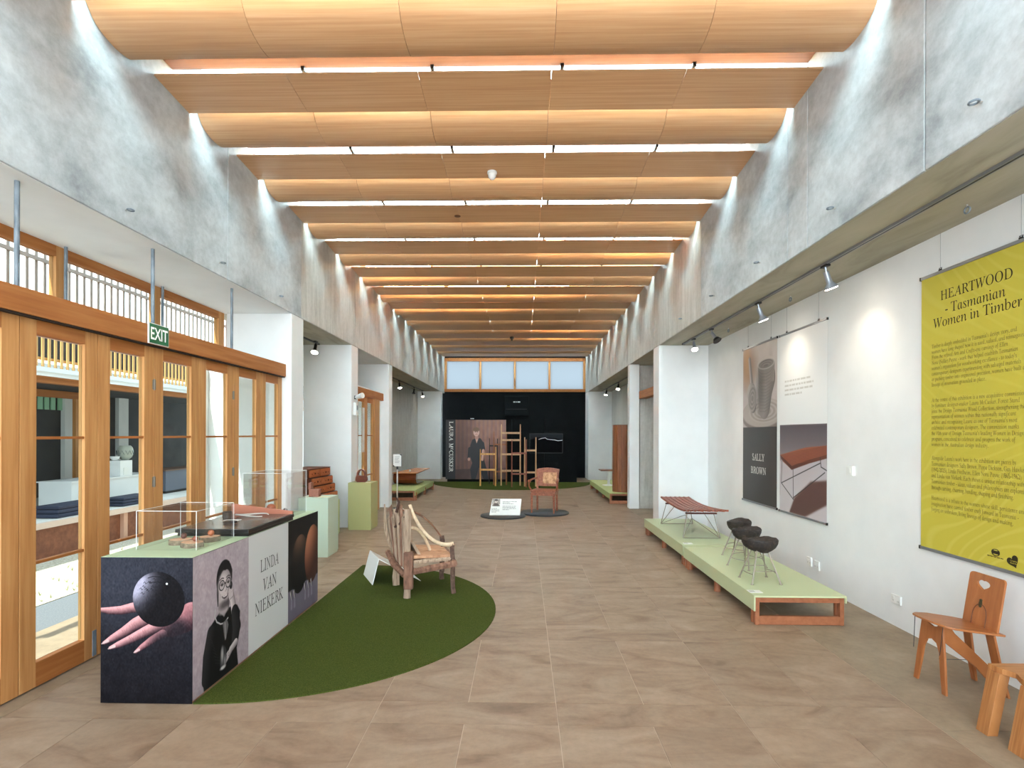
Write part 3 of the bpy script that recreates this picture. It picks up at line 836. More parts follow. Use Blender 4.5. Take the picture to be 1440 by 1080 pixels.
pts = [(.13 * math.cos(a) + .0, .06 * math.sin(a), .010 + .006 * (1 + math.sin(a * 2))) for a in np.linspace(.2, 5.6, 22)]
nk.tube(pts, [.004 + .004 * math.sin(PI * i / 21) for i in range(22)], 7)
tag(nk.build('necklace', flat('pale bone', (186, 180, 172), .4), None, (-2.2, 4.38, tz), smooth=60), 'thin pale open necklace lying on the black tray', 'necklace')
nk = MB().tube([(.045 * math.cos(a), .03 * math.sin(a), .012) for a in np.linspace(0, 2 * PI, 20)], .008, 8)
tag(nk.build('bangle', tray_m, None, (-2.2, 4.05, tz), smooth=60), 'dark bangle at the front of the black tray', 'bangle')
tag(MB().box(-.06, .06, -.045, .045, 0, .001).build('caption_card', white_pl, None, (-2.27, 4.19, tz)), 'white caption card lying in the black tray', 'card')
tag(MB().lathe([(.0, 0), (.035, 0), (.038, .05), (.03, .055), (.028, .012), (0, .012)], 18).build('cup', flat('dark horn', (40, 34, 32), .35), None, (-2.36, 4.3, tz), smooth=50), 'small dark cup at the back of the black tray', 'cup')

# ------------------------------------------------------------------ green carpets
def halfdisc(name, lb, cx, cy, R, a0, a1, h, m, n=56):
    t = MB().prism([(R * math.cos(a0 + (a1 - a0) * i / n), R * math.sin(a0 + (a1 - a0) * i / n), 0) for i in range(n + 1)], (0, 0, h)).build(name, m, None, (cx, cy, 0))
    return tag(t, lb, 'carpet')
halfdisc('carpet', 'half round dark green carpet in front of the photo wrapped counter', -1.942, 4.872, 1.70, -PI / 2, PI / 2, .008, felt)
halfdisc('carpet', 'dark green carpet under the ladder frames at the far black wall', -.38, 18.2, 2.62, -PI, 0, .008, felt)

# ------------------------------------------------------------------ plinths on the left
def plinth(lb, x0, x1, y0, y1, h, m):
    t = thing('plinth', lb, 'plinth', ((x0 + x1) / 2, (y0 + y1) / 2, 0))
    w2, d2 = (x1 - x0) / 2, (y1 - y0) / 2
    B(-w2 + .008, w2 - .008, -d2 + .008, d2 - .008, 0, .025).build('toe', m, t)
    B(-w2, w2, -d2, d2, .026, h).build('body', m, t, bevel=.002)
plinth('pale mint green plinth behind the far end of the photo wrapped counter', -2.905, -2.515, 6.98, 7.37, .768, flat('pale mint paint', (186, 200, 180), .5))
plinth('low sage plinth under the stepped chest of drawers', -3.55, -2.94, 7.55, 8.68, .55, olive)
plinth('sage green plinth carrying the wooden handbag', -2.905, -2.52, 8.98, 9.40, .785, flat('sage paint', (172, 170, 116), .55))
# little chair shaped block on the mint plinth
tw = noisy('pinkish turned timber', [(.3, (136, 84, 68)), (.7, (162, 106, 88))], (2, 2, 8), 20, 3, .6, world=False)
t = thing('miniature_chair', 'small pinkish carved miniature wooden chair on the mint plinth', 'sculpture', (-2.75, 7.14, .769))
B(-.065, .065, -.05, .05, 0, .10).build('block', tw, t, bevel=.008)
B(-.07, -.035, -.05, .05, .10, .185).build('upright', tw, t, bevel=.006)
tag(B(-.07, .07, -.05, .05, 0, .002).build('caption_card', flat('cream card', (236, 226, 190), .7), None, (-2.62, 7.1, .769)), 'cream caption card at the right of the mint plinth', 'card')
tag(B(-.04, .04, -.03, .03, 0, .002).build('caption_card', flat('cream card', (230, 216, 180), .7), None, (-2.58, 9.03, .786)), 'small caption card on the sage plinth beside the handbag', 'card')
# wooden handbag
hb = noisy('dark red brown timber', [(.3, (84, 36, 22)), (.7, (116, 56, 36))], (2, 2, 8), 12, 3, .4, world=False)
t = thing('wooden_handbag', 'dark red brown carved wooden handbag on the sage plinth', 'handbag', (-2.725, 9.14, .786))
out = []
for a, b in ((-.07, 0), (.07, 0), (.098, .03), (.092, .075), (.075, .12)): out.append((a, b))
for q in range(9):
    an = math.radians(15 + q * 150 / 8); out.append((.058 * math.cos(an) + .018 * math.cos(an), .12 + .10 * math.sin(an)))
out += [(-.075, .12), (-.092, .075), (-.098, .03)]
hole = [(.05 * math.cos(math.radians(a)), .115 + (.085 if math.sin(math.radians(a)) > 0 else .008) * math.sin(math.radians(a))) for a in range(0, 360, 20)]
MB().holed(out, [hole], lambda a, b: (a, -.035, b), (0, .07, 0)).build('body', hb, t, bevel=.01)
# stepped chest of drawers
cw = noisy('orange cabinet timber', [(.3, (150, 74, 34)), (.7, (176, 94, 48))], (2, 14, 20), 3, 4, .45, world=False)
cd = flat('dark edge and gap shade', (92, 44, 24), .6)
t = thing('chest_of_drawers', 'orange timber chest whose drawers step outward toward the floor', 'chest', (-3.17, 8.0, .551), -.10)
for i in range(4):
    z = .10 + .395 - (i + 1) * .122 + .02 - .025
    z0, z1 = .51 - (i + 1) * .124, .51 - i * .124 - .006
    off = .035 * i
    B(-.38, off - .01, off * .4, off * .4 + .70, z0, z1).build('tier', cd, t)  # tier body darkened so the gaps between drawers look shaded
    for j in range(2):
        y0 = off * .4 + .008 + j * .348
        d = B(off - .009, off + .006, y0, y0 + .332, z0 + .006, z1 - .004).build('drawer', cw, t, bevel=.002)
        m = MB()
        m.sphere((off + .006, y0 + .17, (z0 + z1) / 2), .016, 10, 6)
        m.build('pull', cd, d)
        for q in (-.09, .09): MB().sphere((off + .006, y0 + .17 + q, (z0 + z1) / 2 - .004), .009, 8, 5).build('peg', cd, d)
B(-.385, .0, -.01, .705, .506, .52).build('top', cd, t)
B(-.36, .0, .03, .66, 0, .014).build('base', cd, t)
# ------------------------------------------------------------------ driftwood armchair
dw = noisy('grey driftwood', [(.3, (120, 98, 80)), (.5, (158, 134, 112)), (.75, (186, 160, 138))], (30, 30, 3), 2, 5, .8, .3, rnd=.12)
dr = noisy('red brown driftwood', [(.3, (92, 62, 48)), (.55, (130, 92, 72)), (.8, (156, 118, 96))], (14, 14, 5), 2, 5, .8, .4, rnd=.1)
dfront = noisy('lichened dark branch', [(.3, (66, 48, 40)), (.6, (98, 72, 60)), (.78, (138, 122, 110))], (14, 14, 8), 3, 5, .85, .4)
dpale = noisy('bleached branch', [(.3, (186, 160, 130)), (.7, (214, 192, 162))], (8, 8, 8), 3, 3, .6)
ddark = flat('dark weathered wood', (70, 46, 36), .8)
ch = thing('driftwood_armchair', 'rustic armchair of driftwood and branches standing on the green carpet', 'chair', (-1.0, 5.55, .014))
def L(x, y, z): return (x + 1.0, y - 5.55, z)
R4 = random.Random(11)
def rough(p, q, w0, w1, n=9, wob=.006, fl=1):
    p, q = Vector(p), Vector(q)
    return ([p.lerp(q, i / n) + Vector((R4.uniform(-wob, wob), R4.uniform(-wob, wob), 0)) for i in range(n + 1)], [(w0 + (w1 - w0) * i / n) * R4.uniform(.92, 1.08) for i in range(n + 1)], 6, fl)
# rear posts, front posts
MB().tube(*rough(L(-1.12, 5.25, 0), L(-1.115, 5.25, .86), .038, .034, 10, .003)).build('rear_post', dw, ch)
MB().tube(*rough(L(-1.33, 5.69, 0), L(-1.33, 5.68, .80), .040, .03)).build('rear_post', dw, ch)
MB().tube(*rough(L(-.69, 5.42, 0), L(-.705, 5.42, .50), .025, .024)).build('front_post', dfront, ch)
MB().tube(*rough(L(-.885, 5.95, 0), L(-.885, 5.95, .47), .028, .028)).build('front_post', dfront, ch)
MB().box(-.045, .045, -.03, .03, 0, .36).build('bark_patch', dr, ch, L(-1.1, 5.225, .09), bevel=.012)
# back boards: split planks of uneven height
for i, (f_, hgt, m_, lean) in enumerate(((.12, .78, dw, 0), (.30, .86, dr, .0), (.45, .80, dw, -.02), (.62, .87, dr, .01), (.8, .74, dw, -.03), (.93, .82, dr, -.04), (1.06, .70, dw, -.05))):
    x, y = -1.12 - .21 * f_, 5.25 + .43 * f_
    top = hgt
    MB().hexa([L(x - .02, y - .035, .28), L(x + .01, y - .045, .28), L(x - .01, y + .045, .28), L(x - .04, y + .04, .28)],
              [L(x - .03 + lean, y - .02, top), L(x - .0 + lean, y - .03, top - .05), L(x - .02 + lean, y + .03, top + .03), L(x - .05 + lean, y + .03, top - .02)]).build('back_plank', m_, ch)
MB().tube([L(-1.34, 5.62, .62), L(-1.25, 5.45, .66), L(-1.15, 5.3, .78)], [.012, .016, .01], 6).build('dark_stick', ddark, ch)
MB().tube([L(-1.27, 5.45, .80), L(-1.24, 5.42, .9), L(-1.26, 5.4, .95)], [.016, .014, .008], 6).build('dark_stick', ddark, ch)
MB().tube([L(-1.38, 5.66, .40), L(-1.42, 5.6, .6), L(-1.43, 5.6, .86)], [.02, .018, .008], 6).build('splint', dw, ch)
MB().tube([L(-1.40, 5.62, .36), L(-1.3, 5.45, .28), L(-1.14, 5.24, .22)], [.03, .034, .03], 6).build('rear_rail', dr, ch)
# seat rails and seat slabs
MB().tube(*rough(L(-1.12, 5.245, .24), L(-.66, 5.41, .30), .034, .034)).build('side_rail', dr, ch)
MB().tube(*rough(L(-1.33, 5.69, .24), L(-.86, 5.95, .30), .03, .03)).build('side_rail', dr, ch)
MB().tube(*rough(L(-.68, 5.36, .31), L(-.87, 6.0, .31), .035, .04, 9, .006)).build('front_rail', dr, ch)
MB().tube(*rough(L(-1.14, 5.27, .33), L(-.70, 5.42, .345), .02, .02)).build('side_rail', dw, ch)
seatm = noisy('split seat timber', [(.3, (158, 112, 82)), (.6, (196, 148, 112)), (.8, (208, 164, 130))], (6, 20, 6), 2, 5, .75, .3, rnd=.06)
P = {}
for i, (a, b) in enumerate(((.0, .34), (.36, .66), (.68, 1.0))):
    q = lambda u, v, z: L(-1.10 + .40 * u - .20 * v, 5.28 + .15 * u + .46 * v, z)
    zz = .365 + .012 * (i % 2)
    MB().hexa([q(.02, a, zz), q(1.0, a + .02, zz - .015), q(1.03, b, zz - .01), q(.06, b, zz + .01)], [q(.0, a, zz + .032), q(.98, a + .02, zz + .012), q(1.0, b, zz + .02), q(.1, b - .02, zz + .05)]).build('seat_slab', seatm, ch, bevel=.006)
MB().hexa([L(-1.02, 5.36, .36), L(-.99, 5.38, .36), L(-1.10, 5.56, .37), L(-1.13, 5.55, .37)], [L(-1.1, 5.33, .52), L(-1.08, 5.34, .53), L(-1.14, 5.5, .5), L(-1.16, 5.5, .49)]).build('back_splint', dw, ch)
# bent branch arms
def bez(ps, n=16):
    ps = [Vector(p) for p in ps]; r = []
    for i in range(n + 1):
        t = i / n; q = ps[:]
        while len(q) > 1: q = [a.lerp(b, t) for a, b in zip(q, q[1:])]
        r.append(q[0])
    return r
MB().tube(bez([L(-1.10, 5.27, .90), L(-1.02, 5.3, .62), L(-.84, 5.37, .44), L(-.69, 5.42, .495)]), [.016 + .006 * i / 16 for i in range(17)], 8).build('arm_branch', dpale, ch, smooth=60)
MB().tube(bez([L(-1.11, 5.29, .67), L(-1.03, 5.36, .68), L(-.98, 5.43, .56), L(-.94, 5.5, .41)]), [.016, ] * 17, 8).build('brace_branch', dpale, ch, smooth=60)
MB().tube(bez([L(-1.30, 5.69, .78), L(-1.12, 5.80, .80), L(-.98, 5.88, .62), L(-.89, 5.94, .46)]), [.010] * 17, 8).build('arm_branch', dr, ch, smooth=60)
# tent shaped sign behind the chair
t = thing('tent_sign', 'white folded tent sign lying on the green carpet behind the driftwood armchair', 'sign', (-1.5, 5.95, .0095))
def S(x, y, z): return (x + 1.5, y - 5.95, z)
MB().hexa([S(-1.80, 6.12, 0), S(-1.58, 5.69, 0), S(-1.575, 5.692, 0), S(-1.795, 6.122, 0)], [S(-1.735, 6.14, .268), S(-1.52, 5.715, .268), S(-1.515, 5.717, .268), S(-1.73, 6.142, .268)]).build('back_panel', white_pl, t)
MB().hexa([S(-1.32, 6.30, 0), S(-1.10, 5.87, 0), S(-1.105, 5.868, 0), S(-1.325, 6.298, 0)], [S(-1.73, 6.14, .270), S(-1.515, 5.715, .270), S(-1.52, 5.713, .265), S(-1.735, 6.138, .265)]).build('text_panel', white_pl, t)

# ------------------------------------------------------------------ visitor sign on a chrome stand
t = thing('sign_stand', 'slim chrome stand holding a small white notice by the left pillar', 'sign stand', (-2.62, 11.3, 0))
MB().cyl((0, 0, .03), (0, 0, .92), .015, n=12).build('pole', chrome, t, smooth=40)
MB().tube([(.012 * math.cos(a) * 6.5, .078 * math.sin(a), .05) for a in np.linspace(0, 2 * PI, 16)], .006, 6).build('ring', dark_metal, t)
for a in (.4, 2.5, 4.6):
    MB().tube([(0, 0, .05), (.10 * math.cos(a), .10 * math.sin(a), .04), (.17 * math.cos(a), .17 * math.sin(a), .006)], [.009, .009, .007], 6).build('foot', chrome, t)
MB().cyl((0, 0, .86), (0, 0, .92), .02, n=10).build('clamp', black, t)
B(-.09, .09, -.012, -.006, .92, 1.18).build('backing', black, t)
n_ = B(-.085, .085, -.016, -.013, .925, 1.175).build('notice', white_pl, t)
tm = MB()
for i in range(5): tm.box(-.05, .05 - .012 * (i % 3), -.0175, -.0165, 1.12 - i * .03, 1.127 - i * .03)
tm.build('text_line', flat('grey ink', (130, 130, 128), .7), n_)
for a in (-1, 1): MB().prism([(a * .085, -.018, 1.175 if a > 0 else .925), (a * .05, -.018, 1.175 if a > 0 else .925), (a * .085, -.018, 1.14 if a > 0 else .96)], (0, .002, 0)).build('corner', black, t)

# ------------------------------------------------------------------ low green platforms on timber frames
frame_w = noisy('platform frame timber', [(.3, (136, 80, 50)), (.7, (158, 98, 66))], (4, 4, 4), 6, 4, .45)
def platform(lb, x0, x1, y0, y1, legs, skirt_left=True, m=green, open_ends=True):
    t = thing('platform', lb, 'platform', (x0, y0, 0))
    w_, d_ = x1 - x0, y1 - y0
    B(0, w_, 0, d_, .235, .25).build('top', m, t, bevel=.001)
    xs_ = (0, .012) if skirt_left else (w_ - .012, w_)
    B(xs_[0], xs_[1], 0, d_, .12, .235).build('skirt', m, t)
    xo = (w_ - .012, w_) if skirt_left else (0, .012)
    B(xo[0], xo[1], 0, d_, .19, .235).build('skirt', m, t)
    for y in (.012, d_ - .047):
        B(.0515, w_ - .0515, y, y + .035, .19, .2345).build('end_rail', frame_w, t, bevel=.002)
        B(.0515, w_ - .0515, y, y + .035, .003, .075).build('end_rail', frame_w, t, bevel=.002)
        for x in (.016, w_ - .05): B(x, x + .035, y, y + .035, .0, .2345).build('end_post', frame_w, t, bevel=.002)
    for x in (.02, w_ - .045):
        B(x, x + .025, .05, d_ - .05, .19, .2345).build('long_rail', frame_w, t)
        for i in range(legs):
            MB().cyl((x + .03, .1 + (d_ - .2) * i / (legs - 1), 0), (x + .03, .1 + (d_ - .2) * i / (legs - 1), .19), .034, n=14).build('leg', frame_w, t, smooth=40)
    return t
platform('pale green platform carrying the three charred stools', 1.945, 2.715, 4.61, 6.62, 3)
platform('pale green platform carrying the slatted bench', 1.955, 2.725, 6.69, 8.80, 3)
platform('green platform with the tall timber column in the far right bay', 1.99, 2.9, 12.58, 16.2, 4, m=olive)
platform('green platform with the curved timber bench in the far left bay', -3.45, -2.58, 12.98, 15.7, 3, False, m=olive)
for x, y, lb, r in ((2.00, 4.73, 'white caption card at the near corner of the stool platform', 0), (2.05, 6.80, 'white caption card at the near corner of the bench platform', 0)):
    c = tag(B(-.055, .055, -.04, .04, 0, .003).build('caption_card', white_pl, None, (x, y, .25)), lb, 'card')
    tm = MB()
    for i in range(4): tm.box(-.045, .0, .018 - i * .012, .022 - i * .012, .003, .0034)
    tm.build('text_line', flat('grey ink', (130, 130, 128), .7), c)

# slatted bench with wire legs
stl = flat('waxed steel', (150, 142, 128), .4, .6)
red_slat = noisy('red brown slat', [(.3, (120, 58, 38)), (.7, (152, 80, 54))], (20, 3, 20), 2, 3, .45, rnd=.06)
t = thing('slatted_bench', 'curved red brown slatted bench with thin wire legs on the platform', 'bench', (2.33, 7.66, .25))
N = 13
for i in range(N):
    u = (i + .5) / N
    pr, th = [], []
    for j in range(11):
        v = j / 10
        half = .265 - .075 * v + .03 * (2 * v - 1) ** 2
        x = -.0 + (2 * u - 1) * half + .012 - .03 * v
        y = -.66 + 1.32 * v
        z = .335 + .035 * (2 * v - 1) ** 2 + .02 * v - .004 * (i % 2)
        pr.append((x, y, z))
    wq = .027
    MB().strip([(a - wq / 2, b, c_) for a, b, c_ in pr], (wq, 0, 0), [(0, 0, .022)] * 11).build('slat', red_slat, t)
for v in (.12, .88):
    y = -.66 + 1.32 * v
    B(-.2, .2, y - .02, y + .02, .315, .335).build('cross_rail', flat('dark timber', (84, 44, 32), .6), t)
m = MB(); r = .0055
for y, s_ in ((-.53, 1), (.62, -1)):
    for sx_ in (-1, 1):
        f0 = (sx_ * .24, y, .005); k = (sx_ * .17, y + s_ * .06, .33)
        MB().cyl(f0, k, r, n=8).build('wire_leg', stl, t)
        MB().cyl(f0, (sx_ * .10, y + s_ * .30, .33), r * .8, n=8).build('wire_leg', stl, t)
    MB().cyl((-.24, y, .006), (.24, y, .006), r * .8, n=8).build('foot_wire', stl, t)
    for sx_ in (-1, 1): MB().cyl((sx_ * .24, y, .006), (0, y + s_ * .42, .2), r * .7, n=8).build('brace_wire', stl, t)

# three charred stools
char = noisy('charred wood', [(.32, (22, 17, 15)), (.56, (44, 34, 29)), (.74, (80, 62, 53))], (1, 1, 1), 34, 6, .7, .8, world=False)
def stool(x, y, rot, lb, sc_=1):
    t = thing('charred_stool', lb, 'stool', (x, y, .25), rot, 'charred stools on the green platform')
    rr = random.Random(int(x * 1000))
    n, prof = 22, ((.05, .275), (.092, .285), (.125, .315), (.142, .352), (.146, .378), (.138, .392), (.10, .384), (.05, .378))
    vs, fs = [], []
    ang = [1 + .10 * math.cos(2 * (2 * PI * k / n) + .6) + rr.uniform(-.035, .035) for k in range(n)]
    for a, z in prof:
        for k in range(n):
            q = 2 * PI * k / n
            vs.append((a * ang[k] * math.cos(q), a * ang[k] * math.sin(q) * .88, z + .010 * math.sin(q * 2 + 1) + rr.uniform(-.004, .004)))
    m = len(prof)
    fs = [(i * n + k, i * n + (k + 1) % n, (i + 1) * n + (k + 1) % n, (i + 1) * n + k) for i in range(m - 1) for k in range(n)]
    fs += [tuple(reversed(range(n))), tuple((m - 1) * n + k for k in range(n))]
    MB().add(vs, fs).build('seat', char, t, smooth=28)
    feet = [(.185 * math.cos(a), .185 * math.sin(a)) for a in (PI / 4 + PI / 2 * i for i in range(4))]
    for a, b in feet:
        MB().cyl((a, b, .004), (a * .36, b * .36, .30), .0075, .0065, 10).build('leg', stl, t, smooth=40)
        MB().cyl((a, b, 0), (a, b, .006), .014, n=10).build('foot_pad', stl, t)
    for i in range(4):
        z = .085 if i % 2 else .115
        k = 1 - z / .30 * .64
        a, b = feet[i], feet[(i + 1) % 4]
        pts = [(((a[0] * (1 - v) + b[0] * v) * (1 + .22 * math.sin(PI * v))) * k, ((a[1] * (1 - v) + b[1] * v) * (1 + .22 * math.sin(PI * v))) * k, z) for v in np.linspace(0, 1, 9)]
        MB().tube(pts, .0045, 6).build('foot_rail', stl, t, smooth=60)
stool(2.193, 5.08, .05, 'nearest of the three charred black stools, with the light steel leg')
stool(2.30, 5.63, .5, 'middle one of the three charred black stools')
stool(2.43, 6.16, .75, 'farthest of the three charred black stools, closest to the slatted bench')

# column and pedestal table on the far right platform
colm = noisy('walnut veneer', [(.3, (116, 66, 38)), (.7, (150, 92, 58))], (10, 10, 1), 2, 4, .4)
t = thing('timber_column', 'tall faceted walnut column cabinet on the far right platform', 'cabinet', (2.36, 12.98, .25))
n = 14
for i in range(n):
    a0, a1 = 2 * PI * i / n, 2 * PI * (i + 1) / n
    R_ = .23
    MB().prism([(R_ * math.cos(a0 + .01), R_ * math.sin(a0 + .01), 0), (R_ * math.cos(a1 - .01), R_ * math.sin(a1 - .01), 0), ((R_ - .03) * math.cos(a1), (R_ - .03) * math.sin(a1), 0), ((R_ - .03) * math.cos(a0), (R_ - .03) * math.sin(a0), 0)], (0, 0, 1.58)).build('stave', colm, t)
MB().cyl((0, 0, 1.52), (0, 0, 1.57), .2, n=14).build('top', colm, t)
t = thing('pedestal_table', 'small table with white pedestal and brown top on the far right platform', 'table', (2.28, 14.5, .25))
MB().lathe([(.17, 0), (.17, .012), (.05, .03), (.035, .05), (.035, .36), (.14, .385), (.17, .39)], 24).build('pedestal', plaster, t, smooth=40)
B(-.24, .24, -.24, .24, .392, .42).build('top', colm, t, bevel=.008)
# curved bench, far left
cb = noisy('bent orange plywood', [(.3, (176, 106, 60)), (.7, (204, 138, 88))], (1, 10, 10), 3, 4, .25)
cbd = noisy('dark bent plywood', [(.3, (96, 44, 20)), (.7, (124, 62, 32))], (1, 10, 10), 3, 4, .25)
t = thing('curved_bench', 'curved plywood bench with a long cantilevered top on the far left platform', 'bench', (-3.05, 14.2, .25))
pr = [(0, 1.1, .004), (0, .5, .01), (0, .15, .03), (0, .02, .09), (0, -.02, .18), (0, .0, .28), (0, .05, .315)]
MB().strip([(-.35, b, c_) for _, b, c_ in pr], (.60, 0, 0), [(0, .006, .014)] * 3 + [(0, .016, .0)] * 3 + [(0, .01, .01)]).build('web', cbd, t, smooth=50)
MB().hexa([(-.36, -.06, .315), (.30, -.06, .315), (.34, 1.65, .352), (-.1, 1.65, .352)], [(-.36, -.06, .338), (.30, -.06, .338), (.34, 1.65, .362), (-.1, 1.65, .362)]).build('top', cb, t)
tag(MB().lathe([(.02, 0), (.028, .02), (.016, .045)], 12).build('salt_cellar', white_pl, None, (-3.02, 14.5, .601), smooth=50), 'tiny white object standing on the curved bench top', 'ornament')

# ------------------------------------------------------------------ middle of the hall: discs, armchair, information sign
disc_m = flat('dark slate paint', (44, 50, 54), .45)
def disc(x, y, r, lb): return tag(MB().lathe([(r - .004, 0), (r, .006), (r, .026), (r - .006, .03)], 56).build('display_disc', disc_m, None, (x, y, 0), smooth=40), lb, 'disc')
disc(.445, 11.05, .49, 'round dark disc under the carved armchair')
disc(-.385, 10.60, .44, 'round dark disc under the white information sign')
aw = noisy('carved red timber', [(.3, (120, 66, 46)), (.6, (156, 92, 66)), (.8, (176, 112, 84))], (10, 10, 10), 3, 5, .45, .1)
carv = noisy('carved panel relief', [(.35, (150, 100, 64)), (.5, (196, 144, 100)), (.65, (214, 166, 124))], (1, 1, 1), 15, 3, .5, .6)
t = thing('carved_armchair', 'carved red brown armchair with scrolled arms on the dark disc', 'armchair', (.45, 11.05, .0315), -.25)
wx, dx_ = .225, .22
for sx_ in (-1, 1):
    MB().tube([(sx_ * wx, -dx_, 0), (sx_ * wx, -dx_, .12), (sx_ * wx, -dx_, .40)], [.015, .019, .026], 8).build('front_leg', aw, t, smooth=50)
    MB().bar((sx_ * .205, dx_ - .0, 0), (sx_ * .205, dx_ - .02, .42), .036).build('rear_leg', aw, t)
    MB().bar((sx_ * .205, dx_ - .02, .40), (sx_ * .215, dx_ + .07, .845), .04, .034, up=(0, 1, 0)).build('back_stile', aw, t)
    MB().tube(bez([(sx_ * .215, dx_ + .02, .66), (sx_ * .27, .05, .67), (sx_ * .30, -.14, .63), (sx_ * .285, -.20, .62)]), [.018 + .012 * max(0, i - 11) / 5 for i in range(17)], 8).build('arm', aw, t, smooth=50)
    MB().sphere((sx_ * .283, -.19, .628), .034, 12, 8).build('arm_scroll', aw, t, smooth=60)
    MB().tube(bez([(sx_ * .283, -.19, .61), (sx_ * .31, -.22, .52), (sx_ * .25, -.14, .46), (sx_ * .245, -.12, .42)]), .016, 8).build('arm_support', aw, t, smooth=50)
B(-.255, .255, -.255, .24, .42, .45).build('seat', aw, t, bevel=.008)
for a, b, c_, d_ in ((-.22, .22, -.24, -.215), (-.22, .22, .19, .215)): B(a, b, c_, d_, .35, .42).build('apron', aw, t)
for sx_ in (-1, 1): B(sx_ * .225 - .012, sx_ * .225 + .012, -.215, .19, .35, .42).build('apron', aw, t)
bk = lambda x, z, o=0: (x, dx_ - .02 + (z - .40) * .2 + o, z)
tp = [bk(-.235, .78), bk(.235, .78), bk(.24, .845)] + [bk(.24 - .48 * i / 10, .845 + .03 * math.sin(PI * i / 10)) for i in range(1, 11)]
MB().prism(tp, (0, .035, 0)).build('top_rail', aw, t)
MB().prism([bk(-.2, .50), bk(.2, .50), bk(.2, .55), bk(-.2, .55)], (0, .03, 0)).build('bottom_rail', aw, t)
MB().prism([bk(-.2, .55, .01), bk(-.10, .55, .01), bk(-.10, .78, .01), bk(-.2, .78, .01)], (0, .02, 0)).build('back_panel', aw, t)
MB().prism([bk(-.10, .55, .008), bk(.2, .55, .008), bk(.2, .78, .008), bk(-.10, .78, .008)], (0, .02, 0)).build('carved_panel', carv, t)
cv = CV(120, 150, (150, 140, 132)).noise(40, 12); cv.ell(60, 50, 24, 30, (190, 176, 164), 6); cv.ell(60, 24, 30, 20, (70, 60, 56), 6); cv.poly([(20, 150), (30, 95), (60, 85), (92, 95), (104, 150)], (80, 70, 66), blur=3)
t = thing('information_sign', 'white sloping information sign with a small photograph on the dark disc', 'sign', (-.335, 10.50, .0375))
A_, B_, C_, D_ = (-.31, 0, 0), (.28, 0, 0), (.31, .22, .29), (-.265, .22, .29)
MB().prism([A_, B_, C_, D_], (0, .012, -.006)).build('panel', white_pl, t)
MB().prism([(-.25, .2, .26), (.28, .2, .26), (.28, .3, 0), (-.25, .3, 0)], (0, .008, 0)).build('back_stay', white_pl, t)
yd = Vector((0, .22, .29)); off = Vector((0, -.0015, .001))
sheet('photograph', cv.mat('small figure photograph', .5), Vector((-.265, .118, .155)) + off, (.155, 0, 0), yd * .45, t)
gi = flat('grey ink', (130, 130, 128), .7)
scribble('print', gi, Vector((-.06, .185, .244)) + off, (1, 0, 0), yd, (1, .5, .75, 0, .95, .9, .9, .45), .29, .026, t, 2)
scribble('print', gi, Vector((-.275, .09, .119)) + off, (1, 0, 0), yd, (.7, .9, .9, .6), .17, .026, t, 3)

# ------------------------------------------------------------------ ladder frames at the far end
def ladder(lb, px0, px1, top, y, rungs, m, y2=None, w_=.045, rext=0):
    t = thing('ladder_frame', lb, 'ladder frame', ((px0 + px1) / 2  , y, .0095), group='timber ladder frames at the black wall')
    h = (px1 - px0) / 2
    for a, tp_ in ((-h, top[0]), (h, top[1])):
        m_ = MB(); m_.tube([(a, 0, 0), (a, 0, tp_ * .5), (a, 0, tp_)], [w_ * .52, w_ * .5, w_ * .34], 8); m_.build('post', m, t)
    for z in rungs: MB().bar((-h - rext, 0, z), (h + rext, 0, z), w_ * .8, w_ * 1.25).build('rung', m, t)
wood = lambda nm, a, b: noisy(nm, [(.3, a), (.7, b)], (8, 8, 1), 3, 4, .5)
yel = wood('yellow timber', (190, 132, 66), (214, 160, 92)); tan = wood('tan timber', (176, 130, 90), (204, 162, 122))
brn = wood('brown timber', (128, 72, 40), (156, 96, 58)); blk = wood('blackened timber', (28, 20, 18), (44, 32, 28)); rdb = wood('red brown rung timber', (124, 62, 44), (152, 84, 62))
def fx(px, Y): return (px - 735.5) / 765 * Y + .02
ladder('short yellow ladder frame at the left of the group', fx(674.6, 16.7), fx(696.2, 16.7), (1.13, 1.2), 16.7, (.50, .98), yel)
ladder('blackened thin ladder frame between yellow and tall tan frames', fx(687.4, 17.4), fx(698.7, 17.4), (1.46, 1.45), 17.4, (.45, 1.22), blk, w_=.034)
ladder('dark brown ladder frame crossing behind the tall tan frame', fx(693.7, 17.05), fx(711.4, 17.05), (1.68, 1.65), 17.05, (.42, 1.27), brn, w_=.042)
ladder('tallest tan ladder frame in the middle of the group', fx(704, 16.85), fx(730.8, 16.85), (1.90, 1.90), 16.85, (.46, .97, 1.41, 1.63), tan)
ladder('red brown ladder frame in front of the tall tan frame', fx(719, 16.35), fx(739.2, 16.35), (1.42, 1.44), 16.35, (.40, 1.02), rdb, w_=.04)
ladder('right tan ladder frame beside the screen', fx(737, 16.6), fx(752.7, 16.6), (1.50, 1.50), 16.6, (.43, 1.10), tan)

